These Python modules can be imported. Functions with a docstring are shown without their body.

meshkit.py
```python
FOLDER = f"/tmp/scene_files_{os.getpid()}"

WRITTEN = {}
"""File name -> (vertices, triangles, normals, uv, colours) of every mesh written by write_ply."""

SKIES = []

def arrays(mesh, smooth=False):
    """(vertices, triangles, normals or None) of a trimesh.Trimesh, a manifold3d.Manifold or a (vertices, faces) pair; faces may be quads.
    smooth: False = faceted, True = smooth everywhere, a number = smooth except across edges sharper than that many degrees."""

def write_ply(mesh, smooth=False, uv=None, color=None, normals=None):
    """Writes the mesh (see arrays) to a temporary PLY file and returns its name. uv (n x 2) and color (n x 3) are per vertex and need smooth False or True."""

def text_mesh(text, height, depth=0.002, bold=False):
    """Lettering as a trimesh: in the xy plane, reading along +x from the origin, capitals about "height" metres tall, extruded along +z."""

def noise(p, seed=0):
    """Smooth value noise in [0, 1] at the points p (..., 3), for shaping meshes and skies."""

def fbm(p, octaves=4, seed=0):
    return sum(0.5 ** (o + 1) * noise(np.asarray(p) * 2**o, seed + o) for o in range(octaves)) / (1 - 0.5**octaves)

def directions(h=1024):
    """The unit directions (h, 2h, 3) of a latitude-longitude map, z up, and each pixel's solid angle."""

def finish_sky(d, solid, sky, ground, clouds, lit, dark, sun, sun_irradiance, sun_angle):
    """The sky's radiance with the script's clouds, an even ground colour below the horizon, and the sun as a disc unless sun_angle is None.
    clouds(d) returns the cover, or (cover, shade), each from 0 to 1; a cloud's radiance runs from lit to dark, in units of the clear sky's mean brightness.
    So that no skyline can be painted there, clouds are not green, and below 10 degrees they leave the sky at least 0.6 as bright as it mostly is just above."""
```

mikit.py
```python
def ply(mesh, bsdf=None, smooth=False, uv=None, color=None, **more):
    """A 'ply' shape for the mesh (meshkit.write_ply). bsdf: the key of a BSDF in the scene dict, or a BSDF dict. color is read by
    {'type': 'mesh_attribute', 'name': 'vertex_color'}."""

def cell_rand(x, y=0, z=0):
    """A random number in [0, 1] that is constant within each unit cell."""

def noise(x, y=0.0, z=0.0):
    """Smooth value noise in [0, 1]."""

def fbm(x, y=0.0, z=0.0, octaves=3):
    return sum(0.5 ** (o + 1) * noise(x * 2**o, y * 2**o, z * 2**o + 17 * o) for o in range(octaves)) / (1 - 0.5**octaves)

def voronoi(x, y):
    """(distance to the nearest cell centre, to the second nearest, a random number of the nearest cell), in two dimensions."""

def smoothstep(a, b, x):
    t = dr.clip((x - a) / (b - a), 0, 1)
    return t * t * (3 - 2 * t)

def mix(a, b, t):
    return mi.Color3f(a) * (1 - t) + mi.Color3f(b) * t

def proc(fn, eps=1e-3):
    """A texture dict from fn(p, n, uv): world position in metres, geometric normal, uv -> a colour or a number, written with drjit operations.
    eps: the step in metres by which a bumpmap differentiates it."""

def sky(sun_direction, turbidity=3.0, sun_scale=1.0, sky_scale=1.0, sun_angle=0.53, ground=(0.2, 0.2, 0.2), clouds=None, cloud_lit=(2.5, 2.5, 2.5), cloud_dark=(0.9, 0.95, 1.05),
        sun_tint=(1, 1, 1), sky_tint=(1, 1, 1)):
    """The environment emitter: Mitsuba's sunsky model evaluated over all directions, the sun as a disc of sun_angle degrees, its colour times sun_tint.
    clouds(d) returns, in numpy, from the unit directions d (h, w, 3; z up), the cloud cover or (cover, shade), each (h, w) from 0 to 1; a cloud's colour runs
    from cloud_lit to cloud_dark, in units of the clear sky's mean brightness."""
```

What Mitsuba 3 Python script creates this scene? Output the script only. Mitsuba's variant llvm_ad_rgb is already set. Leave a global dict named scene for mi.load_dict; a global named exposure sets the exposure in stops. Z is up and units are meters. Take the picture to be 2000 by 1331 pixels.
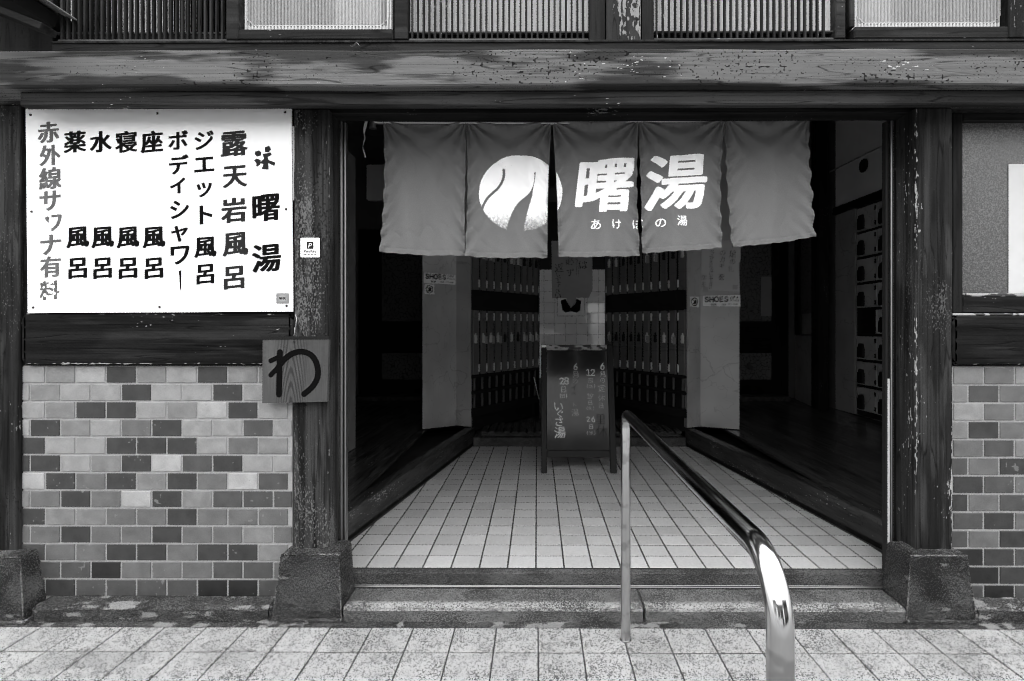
import math, random
import numpy as np
import trimesh, shapely
import drjit as dr
import mitsuba as mi
import mikit
from mikit import noise, fbm, voronoi, cell_rand, smoothstep
from meshkit import fbm as nfbm, noise as nnoise
from shapely.geometry import Polygon, LineString, Point, box as sbox
from shapely import affinity

random.seed(7)
rng = np.random.default_rng(7)
T = mi.ScalarTransform4f
scene, labels = {}, {}

# ------------------------------------------------------------------ camera, sky, exposure
CAM_Y, CAM_Z, F, CX, CY, YAW = -1.965, 1.092, 1056.0, 1044.3, 636.0, 0.0045   # pixels of the 2000 x 1331 photograph
scene['camera'] = {
    'type': 'perspective', 'fov': 2 * math.degrees(math.atan(1000 / F)), 'fov_axis': 'x',
    'near_clip': 0.02, 'far_clip': 400.0,
    'principal_point_offset_x': 0.5 - CX / 2000, 'principal_point_offset_y': 0.5 - CY / 1331,
    'to_world': T().look_at(origin=[0, CAM_Y, CAM_Z], target=[-math.sin(YAW), CAM_Y + math.cos(YAW), CAM_Z], up=[0, 0, 1])}
scene['sky'] = mikit.sky((-0.25, 0.55, 0.8), turbidity=3, sun_scale=0.2, sun_angle=12, clouds=lambda d: (np.ones(d.shape[:2]), 1 - np.clip(d[..., 2], 0, 1)),   # an even overcast, brighter overhead
                         cloud_lit=(4.6, 4.6, 4.6), cloud_dark=(1.3, 1.3, 1.3), sun_tint=(0.82, 1.0, 1.355), ground=(0.15, 0.15, 0.15))
exposure = 3.8


def at(px, py, Y):
    """Survey of the photograph: the point of the upright plane at depth Y that stands at this pixel."""
    a, b = (px - CX) / F, -(py - CY) / F
    t = (Y - CAM_Y) / (math.cos(YAW) + a * math.sin(YAW))
    return (a * math.cos(YAW) - math.sin(YAW)) * t, CAM_Z + b * t


def PX(px, Y): return at(px, CY, Y)[0]
def PZ(py, Y, px=1000): return at(px, py, Y)[1]


# ------------------------------------------------------------------ naming
used = {}


def numbered(name):
    n = used.get(name, -1) + 1
    used[name] = n
    return name if n == 0 else f'{name}_{n:03d}'


def thing(name, label=None, cat=None, group=None, kind=None):
    key = numbered(name)
    d = {}
    if label: d['label'] = label
    if cat: d['category'] = cat
    if group: d['group'] = group
    if kind: d['kind'] = kind
    labels[key] = d
    return key


def put(key, mesh, mat, smooth=False):
    scene[key] = mikit.ply(mesh, mat, smooth)
    return key


def part(parent, name, mesh, mat, smooth=False, label=None, kind=None):
    key = put(numbered(parent + '__' + name), mesh, mat, smooth)
    if label or kind:
        labels[key] = {k: v for k, v in (('label', label), ('kind', kind)) if v}
    return key


# ------------------------------------------------------------------ mesh helpers
def _cbox_template():
    v = []
    for sx in (-1, 1):
        for sy in (-1, 1):
            for sz in (-1, 1):
                for ax in range(3):
                    v.append([(1 if ax == 0 else .8) * sx, (1 if ax == 1 else .8) * sy, (1 if ax == 2 else .8) * sz])
    v = np.array(v)
    h = trimesh.convex.convex_hull(v)
    idx = np.array([np.argmin(((v - p) ** 2).sum(1)) for p in h.vertices])
    return v, idx[h.faces]


_CB_V, _CB_F = _cbox_template()
_CB_S, _CB_IN = np.sign(_CB_V), np.abs(_CB_V) < 0.9


def cbox(x0, x1, y0, y1, z0, z1, c=0.002):
    c = min(c, 0.45 * min(x1 - x0, y1 - y0, z1 - z0))
    lo, hi = np.array([x0, y0, z0]), np.array([x1, y1, z1])
    v = np.where(_CB_S > 0, hi, lo) - _CB_S * _CB_IN * c
    return trimesh.Trimesh(v, _CB_F, process=False)


def rbox(cx, cy, cz, lx, ly, lz, yaw=0.0, pitch=0.0, roll=0.0, c=0.002):
    m = cbox(-lx / 2, lx / 2, -ly / 2, ly / 2, -lz / 2, lz / 2, c)
    M = trimesh.transformations.euler_matrix(pitch, roll, yaw)
    M[:3, 3] = (cx, cy, cz)
    m.apply_transform(M)
    return m


def cat(*ms): return trimesh.util.concatenate(list(ms))


def piece(poly, lo, hi, c, fn):
    """A bevelled piece over a convex polygon; fn maps (u, v, h) to space; h runs from lo (bedded) to hi (face)."""
    p = np.array(poly.exterior.coords)[:-1] if isinstance(poly, Polygon) else np.array(poly, float)
    e, d = p[1] - p[0], p[2] - p[1]
    if e[0] * d[1] - e[1] * d[0] < 0: p = p[::-1]
    n = len(p)
    ins = []
    for i in range(n):
        a, b, d = p[i - 1], p[i], p[(i + 1) % n]
        e1, e2 = (b - a) / (np.linalg.norm(b - a) + 1e-12), (d - b) / (np.linalg.norm(d - b) + 1e-12)
        n1, n2 = np.array([-e1[1], e1[0]]), np.array([-e2[1], e2[0]])
        k = (n1 + n2)
        ins.append(b + c * k / max(0.4, 1 + n1 @ n2))
    ins = np.array(ins)
    v = np.vstack([np.c_[p, np.full(n, lo)], np.c_[p, np.full(n, hi - c)], np.c_[ins, np.full(n, hi)]])
    f = []
    for r in (0, 1):
        for i in range(n):
            j = (i + 1) % n
            f += [[r * n + i, r * n + j, (r + 1) * n + j], [r * n + i, (r + 1) * n + j, (r + 1) * n + i]]
    f += [[2 * n, 2 * n + i, 2 * n + i + 1] for i in range(1, n - 1)]
    w = np.array([fn(*q) for q in v])
    m = trimesh.Trimesh(w, np.array(f), process=False)
    # outward check: face towards growing h
    a, b = np.array(fn(*np.r_[p.mean(0), lo])), np.array(fn(*np.r_[p.mean(0), hi]))
    if m.face_normals[-1] @ (b - a) < 0: m.invert()
    return m


FRONT = lambda Y: (lambda u, v, h: (u, Y - h, v))       # upright face towards the street
TOP = lambda Z: (lambda u, v, h: (u, v, Z + h))


def rect(x0, x1, y0, y1): return [(x0, y0), (x1, y0), (x1, y1), (x0, y1)]


def prism(foot, z0, z1):
    return trimesh.creation.extrude_polygon(Polygon(foot), z1 - z0, engine='earcut').apply_translation([0, 0, z0])


def rough(mesh, edge, amp, freq, seed=0, octs=3):
    """Weathered stone: the mesh refined and its skin moved along the normals by noise."""
    m = mesh.copy(); m.merge_vertices()
    v, f = trimesh.remesh.subdivide_to_size(m.vertices, m.faces, edge, max_iter=12)
    m = trimesh.Trimesh(v, f); m.merge_vertices()
    trimesh.smoothing.filter_taubin(m, iterations=3)
    d = (nfbm(m.vertices * freq, octs, seed) - 0.5) * 2 * amp
    m.vertices = m.vertices + m.vertex_normals * d[:, None]
    return m


def tube(path, r, seg=20):
    path = np.asarray(path, float)
    t = np.gradient(path, axis=0); t /= np.linalg.norm(t, axis=1, keepdims=True)
    up = np.array([1.0, 0, 0]) if abs(t[0][0]) < 0.9 else np.array([0, 0, 1.0])
    rings, a = [], up - t[0] * (up @ t[0])
    for i in range(len(path)):
        a = a - t[i] * (a @ t[i]); a /= np.linalg.norm(a)
        b = np.cross(t[i], a)
        th = np.arange(seg) * 2 * np.pi / seg
        rr = r[i] if np.ndim(r) else r
        rings.append(path[i] + rr * (np.cos(th)[:, None] * a + np.sin(th)[:, None] * b))
    v = np.vstack(rings + [path[:1], path[-1:]])
    f = []
    n = len(path)
    for i in range(n - 1):
        for j in range(seg):
            k = (j + 1) % seg
            f += [[i * seg + j, i * seg + k, (i + 1) * seg + k], [i * seg + j, (i + 1) * seg + k, (i + 1) * seg + j]]
    for j in range(seg):
        k = (j + 1) % seg
        f += [[n * seg, k, j], [n * seg + 1, (n - 1) * seg + j, (n - 1) * seg + k]]
    return trimesh.Trimesh(v, np.array(f), process=False)


def rod(a, b, r, seg=12): return tube(np.linspace(a, b, 2), r, seg)


def disc_screw(x, y, z, r, h=0.003):
    m = trimesh.creation.cylinder(r, h, sections=12)
    m.apply_transform(trimesh.transformations.rotation_matrix(math.pi / 2, [1, 0, 0]))
    return m.apply_translation([x, y, z])


# ------------------------------------------------------------------ lettering
JAPANESE = "赤外線サウナ有料薬水寝座風呂ボディシャワジエッット露天岩曙湯あけぼのわ返して下さい必ずは足札カギをもちかえらなで店主月定休日イベいぐ里請脱鞋신발을벗어주세요"
LATIN = "0123456789()SHOEFPLAapyNKR"
# outlines on a 250 unit square, one row per character of the two strings above: ring kind (0 outer, 1 hole), corner count, x and y of each corner
OUTLINES = [
    [0, 9, 212, 77, 189, 113, 206, 120, 208, 119, 236, 77, 249, 53, 250, 49, 231, 41, 230, 41, 0, 41, 9, 139, 9, 159, 114, 159, 114, 198, 34, 198, 34, 217, 114, 217, 114, 250, 136, 250, 137, 217, 218, 217, 218, 198, 137, 198, 137, 159, 244, 159, 244, 139, 172, 139, 172, 19, 170, 13, 165, 5, 149, 1, 118, 0, 111, 20, 146, 20, 150, 23, 150, 139, 107, 139, 106, 91, 101, 69, 96, 56, 88, 40, 76, 24, 61, 10, 47, 0, 32, 16, 44, 24, 61, 40, 76, 63, 80, 75, 85, 93, 86, 139, 0, 11, 0, 55, 14, 69, 25, 85, 36, 105, 42, 119, 62, 114, 59, 106, 44, 77, 33, 61, 19, 45, 15, 44],
    [0, 13, 154, 249, 176, 249, 176, 163, 182, 167, 186, 165, 227, 130, 250, 106, 233, 92, 204, 122, 178, 146, 176, 146, 176, 0, 154, 0, 0, 34, 0, 129, 16, 151, 30, 179, 43, 215, 51, 250, 72, 246, 63, 208, 118, 208, 131, 204, 125, 167, 118, 138, 105, 104, 95, 82, 78, 56, 58, 33, 36, 14, 18, 2, 0, 19, 23, 33, 43, 50, 59, 68, 76, 94, 76, 96, 68, 104, 34, 129, 34, 131, 46, 143, 86, 115, 99, 149, 107, 188, 56, 189, 37, 146, 19, 118, 16, 117],
    [0, 36, 113, 221, 154, 221, 163, 250, 185, 245, 175, 223, 175, 221, 236, 221, 236, 125, 187, 125, 186, 115, 191, 99, 199, 85, 220, 105, 228, 115, 231, 114, 244, 103, 207, 71, 217, 56, 228, 44, 250, 29, 237, 12, 225, 21, 210, 36, 195, 56, 187, 71, 186, 21, 183, 8, 180, 5, 171, 2, 140, 0, 135, 19, 160, 19, 165, 19, 166, 21, 166, 124, 113, 125, 1, 4, 131, 142, 216, 141, 216, 165, 132, 165, 1, 4, 131, 182, 216, 181, 216, 204, 132, 204, 0, 17, 88, 27, 102, 36, 118, 51, 131, 71, 137, 85, 137, 86, 102, 86, 102, 103, 150, 103, 160, 99, 156, 83, 148, 64, 137, 47, 128, 35, 116, 24, 101, 14, 99, 14, 0, 31, 0, 167, 9, 174, 23, 195, 38, 224, 49, 249, 51, 250, 68, 242, 50, 205, 29, 171, 55, 172, 75, 209, 93, 198, 63, 149, 34, 112, 71, 116, 64, 143, 80, 147, 90, 112, 94, 89, 78, 85, 75, 99, 72, 99, 26, 92, 8, 87, 2, 107, 10, 112, 18, 120, 34, 139, 42, 153, 36, 154, 6, 149, 0, 7, 65, 79, 79, 83, 88, 58, 92, 38, 79, 34, 77, 35, 74, 49, 0, 7, 40, 73, 53, 76, 55, 74, 61, 25, 61, 18, 60, 17, 46, 15, 0, 8, 0, 11, 7, 34, 13, 75, 28, 73, 30, 70, 26, 44, 17, 7, 15, 6],
    [0, 42, 0, 162, 0, 187, 15, 185, 61, 186, 61, 233, 59, 244, 86, 244, 84, 232, 85, 185, 167, 186, 167, 233, 166, 246, 192, 246, 191, 233, 191, 185, 239, 185, 250, 187, 250, 162, 191, 162, 191, 134, 188, 103, 182, 78, 172, 55, 162, 42, 145, 26, 128, 14, 107, 4, 88, 23, 116, 36, 129, 44, 143, 58, 153, 73, 160, 89, 164, 108, 167, 136, 167, 162, 84, 162, 84, 102, 86, 89, 59, 89, 61, 102, 60, 162],
    [0, 32, 14, 107, 15, 121, 15, 186, 14, 201, 107, 200, 108, 237, 106, 250, 134, 250, 133, 237, 133, 200, 212, 200, 221, 202, 236, 192, 220, 124, 209, 95, 198, 77, 183, 57, 162, 37, 137, 21, 113, 9, 84, 0, 66, 22, 83, 26, 118, 40, 141, 54, 166, 76, 180, 95, 192, 123, 201, 153, 205, 178, 40, 178, 40, 106],
    [0, 30, 0, 178, 19, 177, 117, 177, 117, 227, 115, 248, 145, 248, 143, 235, 143, 177, 234, 177, 250, 178, 250, 153, 144, 153, 139, 106, 133, 84, 123, 64, 111, 44, 98, 30, 76, 12, 61, 2, 58, 2, 36, 19, 54, 29, 71, 42, 87, 57, 97, 71, 105, 87, 112, 107, 117, 132, 117, 153, 0, 153],
    [0, 35, 3, 104, 19, 117, 43, 142, 62, 167, 77, 195, 9, 196, 9, 215, 86, 215, 92, 229, 98, 250, 119, 245, 109, 217, 109, 215, 247, 215, 247, 196, 100, 196, 84, 166, 85, 164, 215, 164, 215, 20, 213, 10, 204, 3, 189, 1, 156, 1, 149, 19, 193, 21, 195, 23, 194, 54, 82, 54, 82, 0, 61, 0, 61, 130, 57, 128, 40, 108, 16, 88, 1, 4, 82, 72, 194, 71, 195, 99, 82, 100, 1, 4, 82, 118, 194, 118, 195, 145, 82, 146],
    [0, 14, 109, 77, 196, 94, 196, 248, 216, 248, 216, 98, 247, 102, 250, 87, 250, 84, 249, 83, 216, 78, 216, 2, 196, 2, 196, 74, 113, 59, 0, 8, 130, 215, 139, 229, 141, 230, 170, 209, 182, 197, 182, 195, 172, 181, 157, 196, 0, 8, 116, 148, 126, 162, 158, 143, 167, 136, 170, 132, 170, 130, 160, 116, 140, 133, 0, 6, 75, 171, 84, 201, 92, 232, 95, 232, 110, 228, 88, 168, 0, 28, 0, 57, 14, 76, 27, 101, 41, 139, 4, 140, 4, 159, 47, 159, 47, 248, 66, 248, 66, 159, 110, 158, 110, 140, 66, 140, 66, 136, 99, 94, 105, 85, 106, 81, 92, 67, 72, 104, 68, 109, 66, 110, 66, 2, 47, 2, 47, 108, 45, 107, 25, 61, 11, 37, 9, 37, 0, 6, 6, 228, 21, 232, 30, 204, 36, 172, 20, 169, 17, 191],
    [0, 38, 0, 18, 45, 35, 75, 51, 93, 64, 5, 65, 5, 83, 114, 83, 114, 98, 77, 98, 77, 185, 109, 185, 117, 207, 136, 203, 129, 185, 175, 185, 175, 98, 135, 98, 135, 83, 245, 83, 245, 65, 155, 64, 172, 51, 200, 37, 231, 25, 249, 21, 250, 20, 238, 4, 210, 13, 181, 26, 155, 43, 136, 59, 135, 0, 114, 0, 114, 59, 96, 44, 67, 26, 26, 7, 12, 3, 1, 4, 94, 114, 156, 113, 156, 134, 95, 135, 1, 4, 94, 150, 156, 149, 156, 170, 95, 171, 0, 7, 178, 128, 183, 136, 190, 141, 228, 121, 246, 107, 233, 93, 214, 108, 0, 20, 5, 213, 5, 231, 68, 231, 68, 250, 88, 250, 89, 231, 161, 231, 162, 250, 182, 250, 182, 231, 246, 231, 246, 213, 182, 213, 182, 192, 161, 192, 161, 213, 89, 213, 89, 192, 68, 192, 68, 213, 0, 7, 182, 158, 198, 170, 222, 195, 239, 186, 223, 169, 199, 150, 192, 152, 0, 7, 4, 110, 64, 136, 67, 137, 70, 124, 70, 120, 14, 93, 12, 93, 0, 9, 14, 184, 28, 194, 49, 177, 62, 163, 65, 157, 51, 146, 49, 146, 40, 158, 15, 181],
    [0, 30, 74, 24, 105, 23, 111, 24, 113, 28, 113, 248, 134, 248, 134, 183, 155, 141, 162, 146, 178, 162, 207, 198, 226, 185, 208, 165, 166, 124, 187, 98, 208, 76, 224, 63, 250, 48, 242, 40, 235, 30, 211, 45, 199, 54, 172, 83, 150, 113, 135, 140, 134, 24, 131, 12, 126, 7, 116, 4, 81, 2, 0, 16, 0, 43, 29, 69, 45, 91, 61, 121, 74, 157, 73, 160, 8, 160, 8, 180, 86, 181, 98, 176, 92, 149, 82, 117, 71, 93, 55, 67, 41, 50, 17, 28],
    [0, 35, 80, 14, 81, 16, 97, 18, 125, 25, 146, 33, 127, 50, 115, 63, 113, 68, 105, 68, 105, 82, 213, 83, 223, 78, 224, 79, 223, 97, 101, 97, 101, 73, 83, 73, 83, 112, 241, 112, 241, 73, 224, 73, 224, 77, 222, 77, 210, 58, 195, 43, 183, 34, 196, 28, 214, 23, 248, 17, 237, 1, 199, 9, 165, 23, 128, 9, 90, 0, 88, 1, 1, 6, 133, 67, 150, 50, 165, 42, 183, 54, 196, 68, 134, 68, 0, 25, 13, 228, 118, 228, 118, 230, 111, 246, 131, 250, 143, 228, 243, 228, 243, 184, 223, 184, 223, 125, 95, 125, 95, 139, 204, 140, 204, 155, 103, 155, 103, 167, 204, 167, 204, 181, 97, 181, 97, 194, 223, 194, 224, 210, 32, 210, 31, 184, 13, 184, 0, 9, 2, 63, 52, 90, 52, 198, 70, 198, 70, 0, 52, 0, 51, 68, 11, 46, 10, 46, 0, 6, 11, 164, 27, 171, 40, 142, 48, 119, 31, 112, 23, 136],
    [0, 32, 44, 6, 44, 24, 136, 24, 136, 64, 61, 64, 61, 82, 136, 83, 136, 189, 156, 190, 157, 111, 168, 121, 183, 142, 193, 165, 197, 185, 215, 182, 214, 172, 207, 148, 232, 126, 250, 108, 237, 96, 199, 132, 185, 111, 172, 98, 156, 108, 157, 83, 233, 82, 233, 64, 157, 64, 156, 25, 158, 24, 250, 24, 250, 6, 0, 21, 0, 11, 5, 21, 13, 44, 20, 84, 23, 126, 23, 220, 135, 220, 134, 225, 122, 244, 140, 250, 142, 250, 149, 240, 160, 220, 249, 220, 249, 201, 43, 200, 42, 104, 39, 71, 33, 43, 25, 16, 18, 0, 0, 15, 47, 105, 61, 121, 71, 135, 82, 161, 87, 185, 105, 183, 103, 170, 98, 150, 130, 118, 132, 116, 130, 111, 120, 101, 91, 133, 75, 107, 62, 95],
    [0, 34, 0, 20, 10, 35, 17, 51, 23, 70, 28, 93, 32, 147, 32, 241, 216, 241, 217, 120, 221, 61, 226, 37, 231, 30, 234, 33, 235, 38, 237, 71, 250, 57, 246, 25, 241, 14, 237, 10, 231, 9, 225, 9, 219, 13, 211, 26, 205, 44, 201, 70, 199, 103, 196, 223, 51, 222, 50, 122, 47, 90, 41, 61, 31, 34, 17, 9, 15, 9, 0, 31, 50, 47, 111, 50, 113, 52, 113, 88, 66, 88, 66, 162, 113, 162, 113, 185, 64, 182, 59, 197, 123, 203, 148, 207, 170, 213, 184, 198, 162, 193, 131, 188, 131, 162, 178, 162, 178, 88, 131, 88, 131, 52, 164, 54, 163, 58, 151, 77, 166, 82, 186, 51, 199, 23, 182, 17, 178, 29, 173, 37, 51, 29, 1, 4, 132, 146, 131, 105, 161, 104, 162, 145, 1, 4, 83, 105, 113, 105, 113, 146, 83, 145],
    [0, 17, 18, 0, 18, 115, 104, 115, 112, 151, 111, 153, 35, 153, 35, 250, 214, 250, 214, 153, 136, 153, 126, 115, 232, 115, 232, 0, 209, 0, 208, 12, 42, 12, 41, 0, 1, 4, 41, 33, 208, 32, 209, 94, 41, 94, 1, 4, 57, 230, 57, 173, 191, 173, 191, 230],
    [0, 5, 213, 240, 227, 247, 245, 220, 250, 209, 235, 202, 0, 6, 172, 119, 191, 129, 218, 90, 239, 55, 218, 43, 196, 83, 0, 25, 8, 186, 21, 184, 110, 184, 111, 220, 108, 233, 135, 233, 133, 216, 133, 184, 217, 184, 231, 186, 231, 162, 134, 163, 132, 16, 127, 8, 115, 3, 71, 5, 69, 5, 68, 28, 84, 25, 102, 24, 107, 27, 111, 33, 111, 162, 26, 163, 8, 162, 0, 7, 180, 231, 182, 234, 194, 238, 205, 223, 216, 200, 201, 194, 191, 213, 0, 8, 0, 54, 13, 69, 31, 92, 46, 114, 53, 129, 73, 119, 54, 86, 20, 42],
    [0, 6, 211, 245, 226, 250, 243, 223, 248, 212, 232, 207, 223, 226, 0, 23, 2, 125, 2, 148, 16, 146, 217, 146, 228, 148, 228, 125, 132, 125, 127, 82, 123, 67, 114, 47, 94, 23, 79, 10, 62, 0, 58, 1, 41, 15, 56, 23, 70, 32, 85, 46, 94, 59, 101, 73, 105, 88, 107, 106, 108, 125, 0, 7, 180, 232, 182, 234, 195, 239, 213, 210, 217, 201, 202, 195, 190, 217, 0, 6, 35, 194, 35, 217, 46, 216, 170, 216, 180, 217, 180, 194],
    [0, 20, 5, 122, 60, 139, 98, 156, 129, 172, 154, 188, 182, 210, 208, 234, 222, 250, 225, 250, 245, 230, 243, 225, 214, 198, 163, 160, 163, 23, 165, 0, 132, 0, 132, 142, 76, 115, 22, 95, 18, 95],
    [0, 22, 14, 26, 51, 35, 81, 45, 110, 58, 132, 72, 162, 93, 178, 107, 202, 130, 219, 151, 234, 175, 237, 175, 250, 152, 250, 150, 241, 137, 222, 113, 194, 85, 175, 69, 141, 45, 91, 20, 57, 9, 31, 2, 27, 2, 0, 6, 47, 227, 61, 248, 106, 220, 127, 204, 115, 186, 112, 184, 0, 7, 0, 159, 14, 179, 61, 151, 82, 136, 67, 115, 35, 136, 0, 157],
    [0, 26, 0, 168, 71, 179, 60, 221, 52, 241, 81, 248, 99, 185, 216, 207, 232, 212, 250, 200, 240, 182, 219, 150, 200, 125, 175, 97, 151, 111, 187, 148, 208, 177, 209, 181, 105, 161, 133, 56, 147, 12, 146, 9, 120, 2, 118, 3, 113, 27, 78, 155, 6, 141],
    [0, 25, 0, 133, 0, 249, 218, 248, 231, 250, 250, 237, 237, 170, 231, 144, 221, 118, 202, 85, 173, 53, 152, 35, 125, 18, 91, 3, 80, 0, 59, 24, 90, 34, 119, 49, 148, 69, 171, 93, 186, 113, 199, 143, 209, 175, 215, 221, 30, 222, 30, 133],
    [0, 6, 206, 240, 223, 247, 237, 225, 250, 202, 233, 194, 222, 215, 0, 21, 14, 28, 38, 32, 73, 43, 105, 57, 130, 72, 169, 102, 200, 134, 222, 167, 224, 169, 226, 167, 237, 146, 232, 135, 210, 108, 187, 86, 161, 64, 139, 48, 115, 34, 88, 22, 62, 12, 29, 3, 25, 6, 0, 5, 168, 227, 184, 233, 202, 204, 210, 187, 194, 180, 0, 8, 45, 217, 57, 236, 59, 237, 102, 210, 121, 197, 121, 195, 110, 178, 107, 176, 0, 9, 0, 152, 12, 169, 15, 171, 60, 144, 76, 133, 77, 130, 65, 111, 63, 111, 31, 133],
    [0, 20, 0, 30, 0, 57, 16, 56, 111, 57, 111, 194, 30, 194, 18, 193, 18, 220, 36, 218, 216, 218, 235, 219, 234, 193, 224, 194, 137, 194, 137, 57, 235, 56, 250, 57, 250, 30, 233, 32, 20, 32],
    [0, 16, 45, 28, 78, 41, 120, 65, 146, 86, 167, 109, 185, 136, 203, 174, 213, 209, 217, 235, 250, 226, 234, 171, 217, 132, 195, 96, 157, 56, 121, 29, 70, 3, 0, 4, 87, 238, 115, 247, 144, 166, 116, 157, 0, 5, 0, 218, 28, 228, 62, 144, 33, 133, 18, 177],
    [0, 15, 45, 0, 47, 26, 47, 226, 45, 250, 74, 250, 73, 227, 73, 167, 145, 142, 191, 123, 205, 115, 194, 89, 136, 116, 73, 138, 73, 30, 75, 0],
    [0, 53, 0, 23, 15, 25, 16, 80, 31, 80, 32, 26, 53, 29, 53, 88, 17, 89, 17, 142, 104, 142, 104, 89, 70, 89, 70, 71, 107, 71, 141, 82, 161, 92, 161, 93, 151, 101, 140, 112, 118, 97, 106, 107, 106, 108, 132, 126, 145, 139, 154, 152, 171, 150, 165, 140, 166, 139, 218, 139, 228, 134, 226, 129, 211, 109, 193, 92, 225, 79, 250, 74, 240, 59, 222, 62, 222, 5, 204, 5, 203, 12, 150, 12, 149, 5, 131, 5, 131, 61, 113, 57, 107, 67, 106, 56, 70, 56, 70, 31, 75, 30, 113, 34, 113, 18, 1, 7, 1, 4, 145, 67, 145, 66, 210, 66, 177, 83, 1, 4, 149, 26, 203, 25, 203, 51, 149, 52, 1, 6, 152, 124, 159, 114, 177, 101, 190, 111, 202, 124, 153, 125, 1, 4, 34, 104, 86, 103, 86, 127, 35, 128, 0, 20, 6, 216, 111, 216, 110, 230, 22, 230, 22, 245, 221, 245, 221, 230, 132, 230, 131, 217, 237, 216, 237, 170, 218, 169, 217, 201, 132, 201, 131, 150, 111, 150, 110, 201, 25, 202, 25, 169, 6, 169, 0, 4, 146, 166, 208, 167, 208, 154, 146, 154, 0, 4, 146, 190, 203, 191, 203, 178, 146, 178, 0, 4, 40, 191, 95, 191, 96, 178, 40, 178, 0, 4, 35, 154, 35, 167, 95, 167, 95, 154],
    [0, 44, 0, 27, 29, 42, 50, 55, 76, 79, 94, 104, 106, 133, 105, 135, 6, 135, 6, 155, 109, 155, 111, 165, 111, 218, 16, 218, 16, 239, 231, 239, 231, 218, 133, 218, 133, 168, 131, 156, 243, 155, 243, 135, 139, 134, 152, 106, 161, 91, 172, 79, 187, 63, 217, 42, 232, 36, 250, 29, 236, 11, 217, 18, 201, 27, 181, 40, 170, 50, 154, 67, 144, 82, 124, 118, 112, 90, 100, 71, 80, 50, 64, 38, 42, 24, 15, 11, 12, 13],
    [0, 23, 14, 36, 1, 53, 11, 58, 31, 72, 53, 93, 70, 115, 80, 131, 80, 132, 8, 132, 8, 151, 249, 151, 249, 132, 105, 132, 82, 96, 230, 95, 230, 1, 209, 1, 209, 12, 82, 12, 81, 0, 61, 0, 61, 70, 39, 52, 1, 4, 81, 31, 209, 30, 209, 76, 82, 77, 0, 12, 27, 237, 47, 237, 48, 199, 117, 199, 118, 250, 139, 250, 139, 199, 209, 199, 210, 237, 231, 237, 231, 180, 27, 180],
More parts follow.
